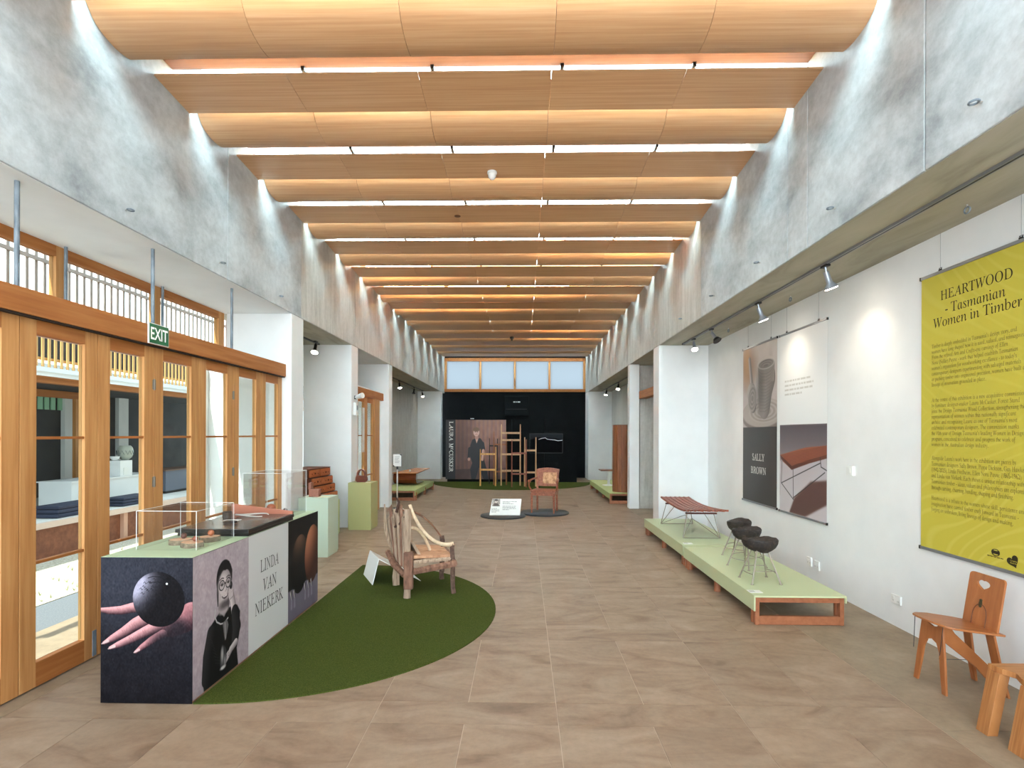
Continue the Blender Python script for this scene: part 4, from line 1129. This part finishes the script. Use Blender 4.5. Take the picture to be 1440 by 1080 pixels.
# black partition with poster and screen
t = thing('partition', 'black freestanding partition wall across the far end of the hall', 'partition', (-.36, 18.2, 0))
B(-2.18, 2.16, .02, .2, 0, 2.11).build('panel', black_wall, t) if 0 else None
PX0, PX1 = -2.54, 1.80
for i in range(4):
    a = PX0 + (PX1 - PX0) * i / 4 + .36; b = PX0 + (PX1 - PX0) * (i + 1) / 4 + .36
    B(a + .002, b - .002, .0, .2, 0, 2.10).build('panel', black_wall, t)
cv = CV(300, 350, (150, 104, 88), (108, 68, 60))
for i in range(60):
    x = i * 5.1; cv.cap(x, 0, x, 300, 1.6, 1.6, (182 + 30 * math.sin(i * 1.3), 130 + 18 * math.sin(i * 1.3), 110), al=.5, soft=3)
    cv.cap(x + 2.6, 0, x + 2.6, 300, 1.0, 1.0, (70, 42, 36), al=.5, soft=2)
cv.poly([(0, 292), (300, 282), (300, 350), (0, 350)], (78, 50, 46), blur=5); cv.noise(4, 20)
cv.ell(30, 170, 60, 240, (50, 34, 30), 90, al=.5); cv.ell(225, 285, 70, 50, (112, 70, 64), 20, al=.7)
cv.poly([(95, 350), (88, 290), (100, 255), (86, 210), (88, 150), (100, 118), (125, 106), (150, 110), (163, 130), (166, 190), (170, 235), (188, 300), (196, 350), (168, 350), (140, 280), (120, 350)], (22, 22, 26), blur=3)
cv.cap(86, 170, 78, 232, 10, 7, (24, 24, 28)); cv.ell(80, 232, 8, 10, (190, 138, 122), 3)
cv.cap(160, 140, 166, 178, 11, 10, (24, 24, 28)); cv.cap(166, 180, 160, 235, 8, 7, (184, 132, 116), (214, 164, 146))
cv.poly([(116, 106), (138, 106), (126, 140)], (204, 158, 142), blur=2)
cv.cap(125, 92, 126, 106, 9, 10, (176, 126, 112)); cv.ell(124, 74, 18, 23, (206, 160, 144), 3); cv.ell(123, 57, 19, 13, (120, 88, 66), 4)
cv.ell(117, 72, 2.5, 1.8, (60, 40, 36)); cv.ell(131, 72, 2.5, 1.8, (60, 40, 36)); cv.line([(118, 86), (130, 86)], 1.2, (160, 84, 80)); cv.line([(124, 74), (126, 80)], 1, (170, 120, 106))
laura = cv.mat('portrait poster', .4)
q = thing('portrait_poster', 'large colour poster of a person in black before a brown curtain', 'poster', (-1.50, 18.185, .1))
px_ = lambda p: (p - 735.5) / 765 * 18.18 + .02
z_ = lambda p: 1.6 - (p - 610.7) / 765 * 18.18
x0, x1, z0, z1 = px_(639.5), px_(710.8), z_(674.2), z_(590.5)
B(x0 - .33 + 1.5, x1 + 1.5, -.004, .012, z0 - .1, z1 - .1).build('board', black, q)
sheet('print', laura, (x0 + 1.5, -.006, z0 - .1), (x1 - x0, 0, 0), (0, 0, z1 - z0), q)
text('lettering', 'LAURA M CUSKER', flat('white ink', (220, 218, 210), .6), (px_(636.5) + 1.5 - .005, -.0065, z_(592.5) - .1), (0, 0, -1), (1, 0, 0), width=z_(592.5) - z_(664), height=.135, parent=q, fat=.012) if 0 else None
wi = flat('white ink', (226, 224, 216), .6)
zt_, zb_ = z_(592.8) - .1, z_(664) - .1
H_ = zt_ - zb_
text('lettering', 'LAURA', wi, (px_(636.3) + 1.5, -.0065, zt_), (0, 0, -1), (1, 0, 0), width=H_ * .385, height=.135, parent=q, fat=.012)
text('lettering', 'M', wi, (px_(636.3) + 1.5, -.0065, zt_ - H_ * .435), (0, 0, -1), (1, 0, 0), width=H_ * .085, height=.135, parent=q, fat=.012)
text('lettering', 'c', wi, (px_(636.3) + 1.5, -.0065, zt_ - H_ * .525), (0, 0, -1), (1, 0, 0), width=H_ * .04, height=.085, parent=q, fat=.012)
text('lettering', 'CUSKER', wi, (px_(636.3) + 1.5, -.0065, zt_ - H_ * .575), (0, 0, -1), (1, 0, 0), width=H_ * .425, height=.135, parent=q, fat=.012)
MB().cyl((x0 + 1.5 + .5, -.02, z1 - .06), (x0 + 1.5 + .62, -.02, z1 - .06), .012, n=8).build('clip', chrome, q)
cv = CV(250, 145, (12, 13, 15), (8, 8, 9)); cv.poly([(0, 45), (0, 0), (250, 0), (250, 42), (150, 30), (60, 28)], (34, 36, 40), blur=6)
cv.line([(68, 42), (90, 34), (118, 30), (132, 40), (165, 44), (190, 46), (215, 52), (250, 48)], 2.2, (200, 204, 208))
t = thing('wall_screen', 'dark wall screen showing a jagged pale ridge line on the partition', 'screen', (.90, 18.17, 1.0))
x0, x1, z0, z1 = px_(744) - .90, px_(790.5) - .90, z_(637) - 1, z_(609.6) - 1
B(x0, x1, .0, .03, z0, z1).build('bezel', black, t)
sheet('picture', cv.mat('screen picture', .7, .02, .1), (x0 + .012, -.001, z0 + .012), (x1 - x0 - .024, 0, 0), (0, 0, z1 - z0 - .024), t)
t = thing('wall_unit', 'black box unit fixed high on the black far wall', 'unit', (-.28, 20.15, 2.65))
k2 = 20.1 / 765
B(-.42, .48, -.12, 0, -.36, .36).build('body', black_wall, t, bevel=.01)
B(-.36, .42, -.124, -.12, -.13, -.115).build('seam', black, t)
for i, w_ in enumerate((.05, .03, .03, .05, .03)): B(-.08 + i * .055, -.08 + i * .055 + w_, -.124, -.12, .12, .16).build('mark', wi, t)
text('lettering', '- - - - -', wi, (.06, -.1215, .19), (1, 0, 0), (0, 0, 1), width=.3, height=.05, parent=t, align='CENTER') if 0 else None
# ------------------------------------------------------------------ banners on the right wall (wall face x = 3.13)
WX = 3.118
yink = flat('olive black ink', (44, 38, 14), .6); ytxt = flat('olive ink', (112, 100, 38), .6)
def banner(lb, ynear, yfar, zb_, zt_, mats, wires=(.16, .84)):
    """hung sheet with rails; mats: list of (z0, z1, material) as shares of its height"""
    w_, h_ = yfar - ynear, zt_ - zb_
    t = thing('wall_banner', lb, 'banner', (WX, (ynear + yfar) / 2, zb_), group='hanging printed banners on the right wall')
    for a, b, m, nm in mats: sheet(nm, m, (0, w_ / 2, a * h_), (0, -w_, 0), (0, 0, (b - a) * h_), t)
    B(.001, .003, -w_ / 2, w_ / 2, 0, h_).build('backing', white_pl, t)
    B(-.008, .006, -w_ / 2 - .006, w_ / 2 + .006, h_ - .004, h_ + .018).build('top_rail', alu, t)
    B(-.008, .006, -w_ / 2 - .006, w_ / 2 + .006, -.018, .004).build('bottom_rail', alu, t)
    for s_ in (-1, 1):
        for z in (h_ + .007, -.007): B(-.010, .008, s_ * (w_ / 2 + .004) - .006, s_ * (w_ / 2 + .004) + .006, z - .013, z + .013).build('end_cap', black, t)
    for f_ in wires:
        y = -w_ / 2 + f_ * w_
        m = MB().tube([(0, y, h_ + .016), (0, y - .012, h_ + .04), (0, y + .012, h_ + .04), (0, y, h_ + .02)], .003, 6); m.box(-.006, .004, y - .012, y + .012, h_ + .01, h_ + .03)
        m.build('clip', black, t)
        MB().cyl((0, y, h_ + .04), (0, y, 3.115 - zb_), .0012, n=5).build('wire', alu, t)
    return t, w_, h_
# yellow banner
cv = CV(360, 740, (192, 178, 66))
yy, xx = cv.y, cv.x
rad = np.sqrt((xx - 430) ** 2 * .75 + (yy - 930) ** 2) + 22 * np.sin(xx / 46 + yy / 130) + 12 * np.sin(yy / 38 - xx / 90)
ra2 = np.sqrt((xx - 470) ** 2 * .7 + (yy + 170) ** 2) + 20 * np.sin(xx / 52 - yy / 100)
fld = np.where(rad - ra2 < 0, np.sin(rad / 5.2), np.sin(ra2 / 5.2)) * .5 + .5
lines_ = np.clip((fld - .72) * 3, 0, 1) * (.35 + .65 * np.clip((yy - 420) / 300, 0, 1) + .35 * np.clip((160 - yy) / 160, 0, 1))
cv.mix(lines_ * .45, (212, 200, 104))
yb = cv.mat('yellow contour print', .6, .25)
t, w_, h_ = banner('tall yellow banner with dark serif heading and four paragraphs', 3.26, 4.325, .735, 2.815, [(0, 1, yb, 'print')], (.2, .82))
e = -.0008
tx = lambda s, y, z, wd, ht, m, al='CENTER', nm='lettering', **k: text(nm, s, m, (e, w_ / 2 - y, z), (0, -1, 0), (0, 0, 1), width=wd, height=ht, parent=t, align=al, **k)
tx('HEARTWOOD', .495, h_ - .135, .598, .072, yink)
tx('- Tasmanian', .491, h_ - .24, .504, .072, yink)
tx('Women in Timber', .49, h_ - .328, .738, .076, yink)
par = ["Timber is deeply embedded in Tasmania's design story, and\nwomen have long shaped how it is used, valued, and reimagined.\nFrom the refined Arts and Crafts-era carvings of Ellen\nNora (Nellie) Payne - work that helped establish Tasmanian\nwomen's reputation for woodworking excellence - to today's\ncontemporary designers experimenting with salvaged materials\nor pushing timber into engineered precision, women have built a\nlineage of innovation grounded in place.",
       "At the centre of this exhibition is a new acquisitive commission\nby furniture designer-maker Laura McCusker. Forest Stand\njoins the Design Tasmania Wood Collection, strengthening the\nrepresentation of women within this nationally significant\narchive and recognising Laura as one of Tasmania's most\ncelebrated contemporary designers. The commission marks\nthe 10th year of Design Tasmania's leading Women in Design\nprogram, conceived to celebrate and progress the work of\nwomen in the Australian design industry.",
       "Alongside Laura's work here in the exhibition are pieces by\nTasmanian designers Sally Brown, Pippa Dickson, Gay Hawkes\n(1942-2025), Linda Fredheim, Ellen Nora Payne (1865-1962)\nand Linda van Niekerk. Each shows a unique relationship with\nTasmanian timber - ideas, values and philosophies are explored\nthrough carving, charring, bending, shaping and finishing.",
       "Heartwood is a tribute to the women whose skill, persistence and\nimagination have carried timber craft forward in Tasmania -\nforging an unbroken, living lineage of design and making."]
for s_, (d0, hh) in zip(par, ((.522, .33), (.93, .375), (1.367, .265), (1.672, .125))):
    tx(s_, .108, h_ - d0, .78, hh, ytxt, 'LEFT')
# marks at the foot of the banner: a small crest over a line, a black heart with wording, a third mark
m = MB()
m.tube([(e, w_ / 2 - .675 + .03 * math.cos(a), .095 + .022 * math.sin(a)) for a in np.linspace(0, 2 * PI, 14)], .003, 4)
for s_ in (-1, 1): m.box(e - .001, e, w_ / 2 - .675 + s_ * .022 - .008, w_ / 2 - .675 + s_ * .022 + .008, .085, .108)
m.box(e - .001, e, w_ / 2 - .675 - .014, w_ / 2 - .675 + .014, .086, .106)
m.build('crest', yink, t)
scribble('print', yink, (e, w_ / 2 - .675 + .065, .067), (0, -1, 0), (0, 0, 1), (1,), .13, .012, t, 5)
hr = []
for q in range(24):
    a = 2 * PI * q / 24
    hr.append((16 * math.sin(a) ** 3, 13 * math.cos(a) - 5 * math.cos(2 * a) - 2 * math.cos(3 * a) - math.cos(4 * a)))
MB().prism([(e, w_ / 2 - .803 - (a * .86 - b * .5) * .0027, .066 + (a * .5 + b * .86) * .0027) for a, b in hr], (-.0008, 0, 0)).build('heart_mark', yink, t)
text('lettering', 'Creative\nAustralia', flat('yellow ink', (214, 198, 66), .6), (e - .0012, w_ / 2 - .808, .074), (0, -1, 0), (0, 0, 1), width=.05, parent=t, align='CENTER', ser=False)
# name banner with cup photograph
cv = CV(260, 262, (196, 184, 176), (176, 162, 160)).noise(4, 12)
cv.ell(45, 60, 60, 70, (150, 110, 80), 60, al=.7); cv.ell(30, 40, 26, 60, (206, 150, 92), 40, al=.7); cv.cap(55, 40, 75, 130, 10, 12, (120, 108, 102), (186, 176, 168), 6)
cv.ell(150, 225, 160, 52, (120, 108, 102), 4); cv.ell(150, 217, 152, 46, (168, 156, 148), 4)
for i in range(7): cv.ell(170, 214, 120 - 14 * i, 36 - 4.5 * i, (150, 138, 130) if i % 2 else (176, 164, 156), 3)
cv.limb([(70, 150), (84, 190)], [34, 26], (84, 74, 70), (176, 165, 156), (-.8, -.4))
for i in range(6): cv.ell(78, 168, 34 - 5 * i, 44 - 7 * i, (120, 110, 103) if i % 2 else (158, 147, 139), 3, .25, .8)
cv.limb([(186, 112), (176, 150), (170, 196)], [61, 50, 42], (84, 75, 70), (176, 165, 157), (-.5, .1), amb=.35)
cv.poly([(122, 70), (244, 66), (240, 125), (128, 125)], (134, 124, 116), blur=4)
cv.ell(140, 150, 26, 60, (78, 69, 65), 30, al=.6)
for i in range(13):
    hw = 58 - i * 1.3
    cv.line([(180 - hw - .6 * i + 4, 84 + i * 9.6), (150 - i, 95 + i * 9.8), (184 - .8 * i, 98 + i * 9.7), (216 - i, 93 + i * 9.5), (180 + hw - .9 * i, 80 + i * 9.6)], 1.1, (84, 75, 70), al=.32, soft=2)
cv.ell(182, 64, 63, 19, (194, 184, 174), 3); cv.ell(182, 67, 53, 13, (100, 90, 84), 4)
for i in range(4): cv.ell(182, 68 + 1.5 * i, 46 - 9 * i, 10 - 2 * i, (112, 101, 95) if i % 2 else (140, 129, 121), 3)
cup = cv.mat('basket cup photograph', .4)
dk_ = flat('dark brown print', (52, 46, 43), .4)
t, w_, h_ = banner('narrow banner with a woven cup photograph above dark brown lettering field', 6.745, 7.775, .70, 2.795, [(0, .48, dk_, 'dark_field'), (.48, 1, cup, 'photograph')])
tx('SALLY', .50, .652, .37, .095, flat('white ink', (220, 216, 210), .6), fat=.01)
tx('BROWN', .50, .477, .458, .095, flat('white ink', (220, 216, 210), .6), fat=.01)
# quote banner with bench photograph
cv = CV(260, 262, (86, 76, 80), (206, 198, 200))
cv.poly([(0, 110), (260, 80), (260, 262), (0, 262)], (196, 188, 192), blur=14, al=.85)
cv.poly([(60, 262), (90, 215), (180, 160), (260, 150), (260, 215), (150, 262)], (84, 52, 46), blur=16, al=.9)
cv.poly([(2, 92), (150, 66), (260, 58), (260, 90), (170, 108), (74, 132), (20, 112)], (150, 82, 56), blur=2)
cv.poly([(2, 92), (74, 122), (74, 134), (8, 104)], (84, 42, 30), blur=1); cv.poly([(74, 122), (170, 100), (260, 82), (260, 92), (170, 110), (74, 134)], (96, 50, 36), blur=1)
for i in range(9): cv.line([(12 + i * 7, 94 + i * 3.2), (130 + i * 8, 76 + i * 3), (260, 60 + i * 3.2)], .9, (110, 56, 38), al=.8)
for a in (((14, 110), (10, 178)), ((82, 132), (84, 220)), ((10, 178), (84, 220)), ((10, 178), (228, 106)), ((84, 215), (250, 130)), ((228, 92), (232, 116)), ((232, 116), (260, 124))): cv.line(list(a), 1.4, (52, 46, 46))
bp = cv.mat('slatted bench photograph', .4)
t, w_, h_ = banner('white banner with small grey quotation above a slatted bench photograph', 5.645, 6.668, .695, 2.79, [(0, .49, bp, 'photograph'), (.49, 1, flat('white print', (232, 233, 232), .5), 'white_field')])
scribble('print', flat('light grey ink', (202, 200, 196), .6), (e, w_ / 2 - .12, h_ - .545), (0, -1, 0), (0, 0, 1), (.9, 1, .97, .62), .64, .052, t, 4)

# ------------------------------------------------------------------ plywood chair at the right wall
cply = noisy('orange plywood', [(.3, (148, 88, 47)), (.6, (165, 102, 57)), (.8, (177, 115, 68))], (2, 16, 2.5), 2, 4, .4, .02, rnd=.03)
edge = flat('dark ply edge', (92, 52, 30), .6)
t = thing('plywood_chair', 'orange plywood chair with a heart shaped hand hole by the right wall', 'chair', (2.78, 3.51, 0))
def rr_(x0, x1, z0, z1, r, n=5):
    p = []
    for cx, cz, a in ((x1 - r, z1 - r, 0), (x0 + r, z1 - r, 90), (x0 + r, z0 + r, 180), (x1 - r, z0 + r, 270)):
        for i in range(n + 1): q = math.radians(a + 90 * i / n); p.append((cx + r * math.cos(q), cz + r * math.sin(q)))
    return p
# back: plane leaning toward the wall; u across (along y), v height
bf = lambda u, v: (.105 + .16 * (v - .36), u, v)
heart = []
for q in range(26):
    a = 2 * PI * q / 26
    heart.append((.0031 * 16 * math.sin(a) ** 3 + .012, .652 + .0024 * (13 * math.cos(a) - 2.4 * math.cos(2 * a) - 1.2 * math.cos(3 * a) - .4 * math.cos(4 * a))))
outer = rr_(-.135, .125, .372, .715, .022)
MB().holed(outer, [heart], bf, (.013, 0, .0)).build('backrest', cply, t, bevel=.002)
m = MB()
arch = [(.052 * math.cos(math.radians(a)), .455 + .075 * math.sin(math.radians(a))) for a in range(0, 181, 15)]
arch = [(.052, .378)] + arch + [(-.052, .378)]
pts = [Vector(bf(u + .005, v)) + Vector((-.001, 0, 0)) for u, v in arch]
MB().tube(pts, .0028, 5).build('arch_slot', edge, t)
mk = MB()
for v, r in ((.535, .012), (.552, .010), (.518, .010)): mk.cyl(Vector(bf(.008, v)) + Vector((-.004, 0, 0)), Vector(bf(.008, v)) + Vector((.001, 0, 0)), r, n=10)
mk.build('maker_badge', flat('green bronze', (84, 84, 62), .4, .6), t)
# seat: pointed shield outline
so_ = [(-.245, .08), (-.255, .03), (-.25, -.03), (-.235, -.10), (-.21, -.15), (-.17, -.172), (-.05, -.168), (.10, -.158), (.152, -.15), (.15, .13), (.06, .15), (-.1, .155), (-.2, .12)]
MB().prism([(x, y, .435 - (x + .25) * .145) for x, y in so_], (0, 0, .013)).build('seat', cply, t, bevel=.003)
# front leg board: arch with curved feet, in a plane across the chair
lf = [(-.085, .425), (-.105, .30), (-.125, .15), (-.142, .0), (-.108, .0), (-.085, .13), (-.07, .24), (-.045, .29), (-.005, .305), (.035, .29), (.058, .24), (.075, .13), (.10, .0), (.135, .0), (.118, .15), (.10, .30), (.085, .425), (.06, .428), (.03, .395), (-.01, .385), (-.045, .395), (-.065, .428)]
MB().prism([(-.165 - .09 * (.43 - v) * .5, u + .02, v) for u, v in lf], (.014, 0, 0)).build('front_leg_board', cply, t, bevel=.002)
# rear legs continue below the seat
for u0, u1, sx_ in ((-.125, -.06, -1), (.055, .115, 1)):
    MB().prism([(.10, u0, .375), (.10, u1, .375), (.135, u1 + sx_ * .012, .17), (.175, u1 + sx_ * .03 - .012, 0), (.175, u0 + sx_ * .03 + .012, 0), (.135, u0 + sx_ * .012, .17)], (.014, 0, 0)).build('rear_leg', cply, t, bevel=.002)
# stretcher plate running from the front board down to the rear legs
MB().prism([(-.15, -.045, .418), (-.10, -.045, .405), (-.07, -.045, .36), (.14, -.045, .16), (.155, -.045, .07), (.12, -.045, .08), (.06, -.045, .15), (-.13, -.045, .30)], (0, .013, 0)).build('stretcher_plate', cply, t, bevel=.002)
MB().tube([(-.235, .07, .432), (-.222, .10, .22)], .002, 5).build('wire', dark_metal, t)
MB().tube([(-.20, -.12, .43), (-.17, -.05, .2), (.09, .02, .17), (.15, .05, .16)], .002, 5).build('wire', dark_metal, t)
# low bench in the corner of the picture
bply = noisy('striped laminated timber', [(.3, (144, 90, 48)), (.5, (166, 110, 62)), (.7, (180, 126, 78))], (1.2, 26, 1.2), 2.5, 3, .4, .02)
t = thing('laminated_bench', 'low laminated timber bench with paired slab legs in front of the plywood chair', 'bench', (2.8, 2.82, 0))
MB().prism([(-.262, .20, .33), (-.250, .125, .33), (-.22, .075, .33), (-.255, .005, .33), (-.25, -.19, .33), (.28, -.19, .33), (.28, .20, .33)], (0, 0, .03)).build('top', bply, t, bevel=.002)
for y0, y1 in ((.125, .20), (-.19, .005)):
    MB().hexa([(-.325, y0, 0), (-.27, y0, 0), (-.27, y1, 0), (-.325, y1, 0)], [(-.262, y0, .33), (-.205, y0, .33), (-.205, y1, .33), (-.262, y1, .33)]).build('slab_leg', bply, t, bevel=.002)
    MB().hexa([(.27, y0, 0), (.325, y0, 0), (.325, y1, 0), (.27, y1, 0)], [(.215, y0, .33), (.275, y0, .33), (.275, y1, .33), (.215, y1, .33)]).build('slab_leg', bply, t, bevel=.002)

# ------------------------------------------------------------------ track lights
glow = flat('lamp glow', (255, 250, 240), .5, emit=(255, 240, 220), es=12)
sil = flat('silver lamp body', (158, 164, 172), .35, .5)
def track(x, y0, y1, lb, m):
    t = thing('lighting_track', lb, 'track', (x, y0, 3.12))
    B(-.018, .018, 0, y1 - y0, -.022, 0).build('rail', m, t)
    B(-.006, .006, .02, y1 - y0 - .02, -.0235, -.021).build('slot', black, t)
    for y in (.0, y1 - y0 - .03): B(-.02, .02, y, y + .03, -.026, 0).build('end_cap', black, t)
def spot(x, y, aim, lb, energy, body=sil, size=1.0, head=None, angle=70):
    t = thing('track_spotlight', lb, 'spotlight', (x, y, 3.098), group='track spotlights')
    d = (Vector(aim) - Vector((x, y, 2.98))).normalized()
    B(-.02, .02, -.045, .045, -.018, 0).build('adapter', black, t)
    a = Vector((0, 0, -.018)); e1 = a + Vector((0, 0, -.03)) + d * .03
    MB().cyl(a, e1, .008, n=8).build('stem', body, t)
    b_ = e1 - d * .02; c1 = b_ + d * .10 * size; c2 = c1 + d * .05 * size
    MB().tube([b_, c1, c1 + d * .02 * size, c2], [.024 * size, .026 * size, .04 * size, .058 * size], 18).build('body', body, t, smooth=35)
    if head: MB().tube([c1 + d * .012 * size, c2 + d * .004], [.042 * size, .062 * size], 18).build('shade', head, t, smooth=35)
    if energy:
        MB().cyl(c2 + d * .0045, c2 + d * .007, .052 * size, n=18).build('lamp', glow, t)
        l = bpy.data.lights.new('spot_lamp', 'SPOT'); l.energy = energy; l.spot_size = math.radians(angle); l.spot_blend = 1; l.shadow_soft_size = .04; l.color = (1, .88, .70)
        lo = bpy.data.objects.new('spot_lamp', l); COL.objects.link(lo); lo.parent = t; lo.location = c2 + d * .02
        lo.rotation_euler = d.to_track_quat('-Z', 'Y').to_euler()
track(2.66, -1.0, 9.1, 'long slim grey lighting track under the right soffit', alu)
spot(2.66, 4.85, (3.13, 5.0, 1.9), 'silver track spotlight nearest the camera on the right track', 5, angle=105)
spot(2.66, 6.22, (3.13, 6.3, 1.9), 'second silver track spotlight on the right track, above the quotation banner', 5, angle=105)
spot(2.66, 7.75, (3.0, 7.3, 2.2), 'track spotlight with a black shade on the right track', 0, head=black)
spot(2.66, 8.55, (2.62, 8.0, 2.0), 'bright spotlight facing the hall at the far end of the right track', 14, size=.9)
track(-3.45, 7.3, 9.1, 'short dark lighting track in the left alcove', dark_metal)
spot(-3.36, 8.75, (-3.3, 8.0, 1.6), 'lit black spotlight in the left alcove over the stepped chest', 14, body=black)
track(-3.5, 13.0, 19.0, 'dark lighting track in the far left alcove', dark_metal)
spot(-3.5, 15.3, (-3.1, 14.6, .8), 'lit spotlight over the curved bench, nearest in the far left alcove', 20, body=black)
spot(-3.5, 17.4, (-3.6, 17.0, 1.5), 'unlit dark spotlight in the middle of the far left track', 0, body=black)
spot(-3.5, 18.8, (-3.1, 18.2, 1.0), 'lit spotlight deepest in the far left alcove', 14, body=black)
track(2.74, 12.6, 18.8, 'lighting track in the far right bay', dark_metal)
spot(2.74, 15.7, (2.4, 14.9, 1.0), 'lit spotlight nearer the camera in the far right bay', 18, body=black)
spot(2.74, 17.9, (2.3, 17.4, 1.2), 'lit spotlight deeper in the far right bay', 14, body=black)

# ------------------------------------------------------------------ small fixtures
def eye(loc, ax, lb):
    t = thing('eye_bolt', lb, 'eye bolt', loc, group='steel eye bolts in the concrete')
    ax = Vector(ax); u = Vector((0, 1, 0)); v = ax.cross(u)
    MB().cyl((0, 0, 0), ax * .02, .006, n=8).build('shank', chrome, t)
    MB().tube([ax * .04 + u * .023 * math.cos(a) + ax * .021 * math.sin(a) for a in np.linspace(0, 2 * PI, 20)], .0055, 6).build('ring', galv, t, smooth=60)
for i, (y, n_) in enumerate(zip((2.78, 4.06, 5.33, 6.6, 7.9), ('first', 'second', 'third', 'fourth', 'fifth'))):
    eye((XR, y, 3.275), (-1, 0, 0), n_ + ' steel eye bolt along the right concrete wall from the camera')
for i, (y, n_) in enumerate(zip((3.93, 5.16, 6.42), ('first', 'second', 'third'))):
    eye((XL, y, 3.235), (1, 0, 0), n_ + ' steel eye bolt along the left concrete wall from the camera')
for y, n_ in ((3.63, 'near'), (5.99, 'middle'), (7.78, 'far')):
    eye((2.91, y, 3.12), (0, 0, -1), n_ + ' steel eye bolt under the right soffit')
t = thing('smoke_detector', 'white dome smoke detector on a near ceiling panel', 'detector', (-.338, 5.79, 4.396))
MB().lathe([(.05, 0), (.052, -.02), (.04, -.03)], 20).build('base', white_pl, t, smooth=40)
MB().lathe([(.042, -.03), (.042, -.05), (.03, -.075), (.012, -.085), (0.001, -.086)], 20).build('dome', white_pl, t, smooth=40)
t = thing('smoke_detector', 'dark detector on a far ceiling panel near the end windows', 'detector', (-.33, LIP0 + 9 * PITCH + .3, 4.40))
MB().lathe([(.06, 0), (.06, -.03), (.045, -.06)], 16).build('base', black, t); MB().cyl((0, 0, -.06), (0, 0, -.11), .03, n=14).build('dome', black, t)
t = thing('sensor', 'flat brown round sensor on a ceiling panel beyond the white smoke detector', 'sensor', (-.85, 6.97, 4.40))
MB().lathe([(.04, 0), (.04, -.004), (.02, -.008)], 16).build('body', flat('brown plastic', (110, 74, 50), .5), t)
def outlet(y, z, lb, w_=.115, h_=.075, n_=2, d_=.014):
    t = thing('wall_socket', lb, 'socket', (3.13, y, z), group='white fittings on the right wall')
    B(-d_, 0, -w_ / 2, w_ / 2, -h_ / 2, h_ / 2).build('plate', white_pl, t, bevel=.003)
    for i in range(n_):
        yy_ = (-.5 + (i + .5) / n_) * w_
        B(-d_ - .003, -d_, yy_ - .012, yy_ + .012, .006, .022).build('switch', white_pl, t)
        s_ = MB()
        for a in (-.006, .006): s_.box(-d_ - .0005, -d_, yy_ + a - .001, yy_ + a + .001, -.016, -.006)
        s_.build('slot', black, t)
outlet(5.99, .225, 'left of the two white sockets low on the wall behind the stools', .095, .095)
outlet(5.84, .217, 'right of the two white sockets low on the wall behind the stools', .095, .095)
outlet(4.61, .229, 'single white double socket low on the wall below the yellow banner')
outlet(7.95, .27, 'small white socket on the wall above the slatted bench platform', .06, .09, 1)
t = thing('wall_switch', 'white switch box on the right wall left of the yellow banner', 'switch', (3.13, 5.235, 1.263))
B(-.03, 0, -.05, .05, -.045, .045).build('box', white_pl, t, bevel=.004); B(-.034, -.03, -.02, .02, -.02, .02).build('rocker', white_pl, t, bevel=.002)
t = thing('wall_speaker', 'small white horn fixture on the second left pillar', 'alarm', (-2.92, 9.38, 2.23))
B(0, .03, -.03, .03, -.03, .03).build('bracket', black, t); MB().tube([(.02, 0, 0), (.10, -.05, .02), (.16, -.08, .03)], [.03, .04, .05], 12).build('horn', white_pl, t)
t = thing('wall_box', 'small white control box on the second left pillar below the horn', 'control box', (-2.92, 9.36, 2.03))
B(0, .05, -.06, .06, -.11, .11).build('body', white_pl, t, bevel=.006); B(.05, .053, -.03, .03, -.02, .06).build('label_plate', alu, t)
# exit sign on the door header
t = thing('exit_sign', 'green EXIT sign on the timber header over the glass doors', 'exit sign', (-2.988, 4.388, 2.402))
B(0, .012, -.121, .121, -.083, .083).build('body', white_pl, t)
gs = flat('exit green', (8, 92, 54), .4, emit=(8, 92, 54), es=.05)
B(.012, .014, -.115, .115, -.077, .077).build('panel', gs, t)
text('lettering', 'EXIT', flat('white letters', (240, 244, 238), .4, emit=(240, 244, 238), es=.1), (.0146, 0, .05), (0, 1, 0), (0, 0, 1), width=.205, height=.098, parent=t, align='CENTER', ser=False, fat=.012)
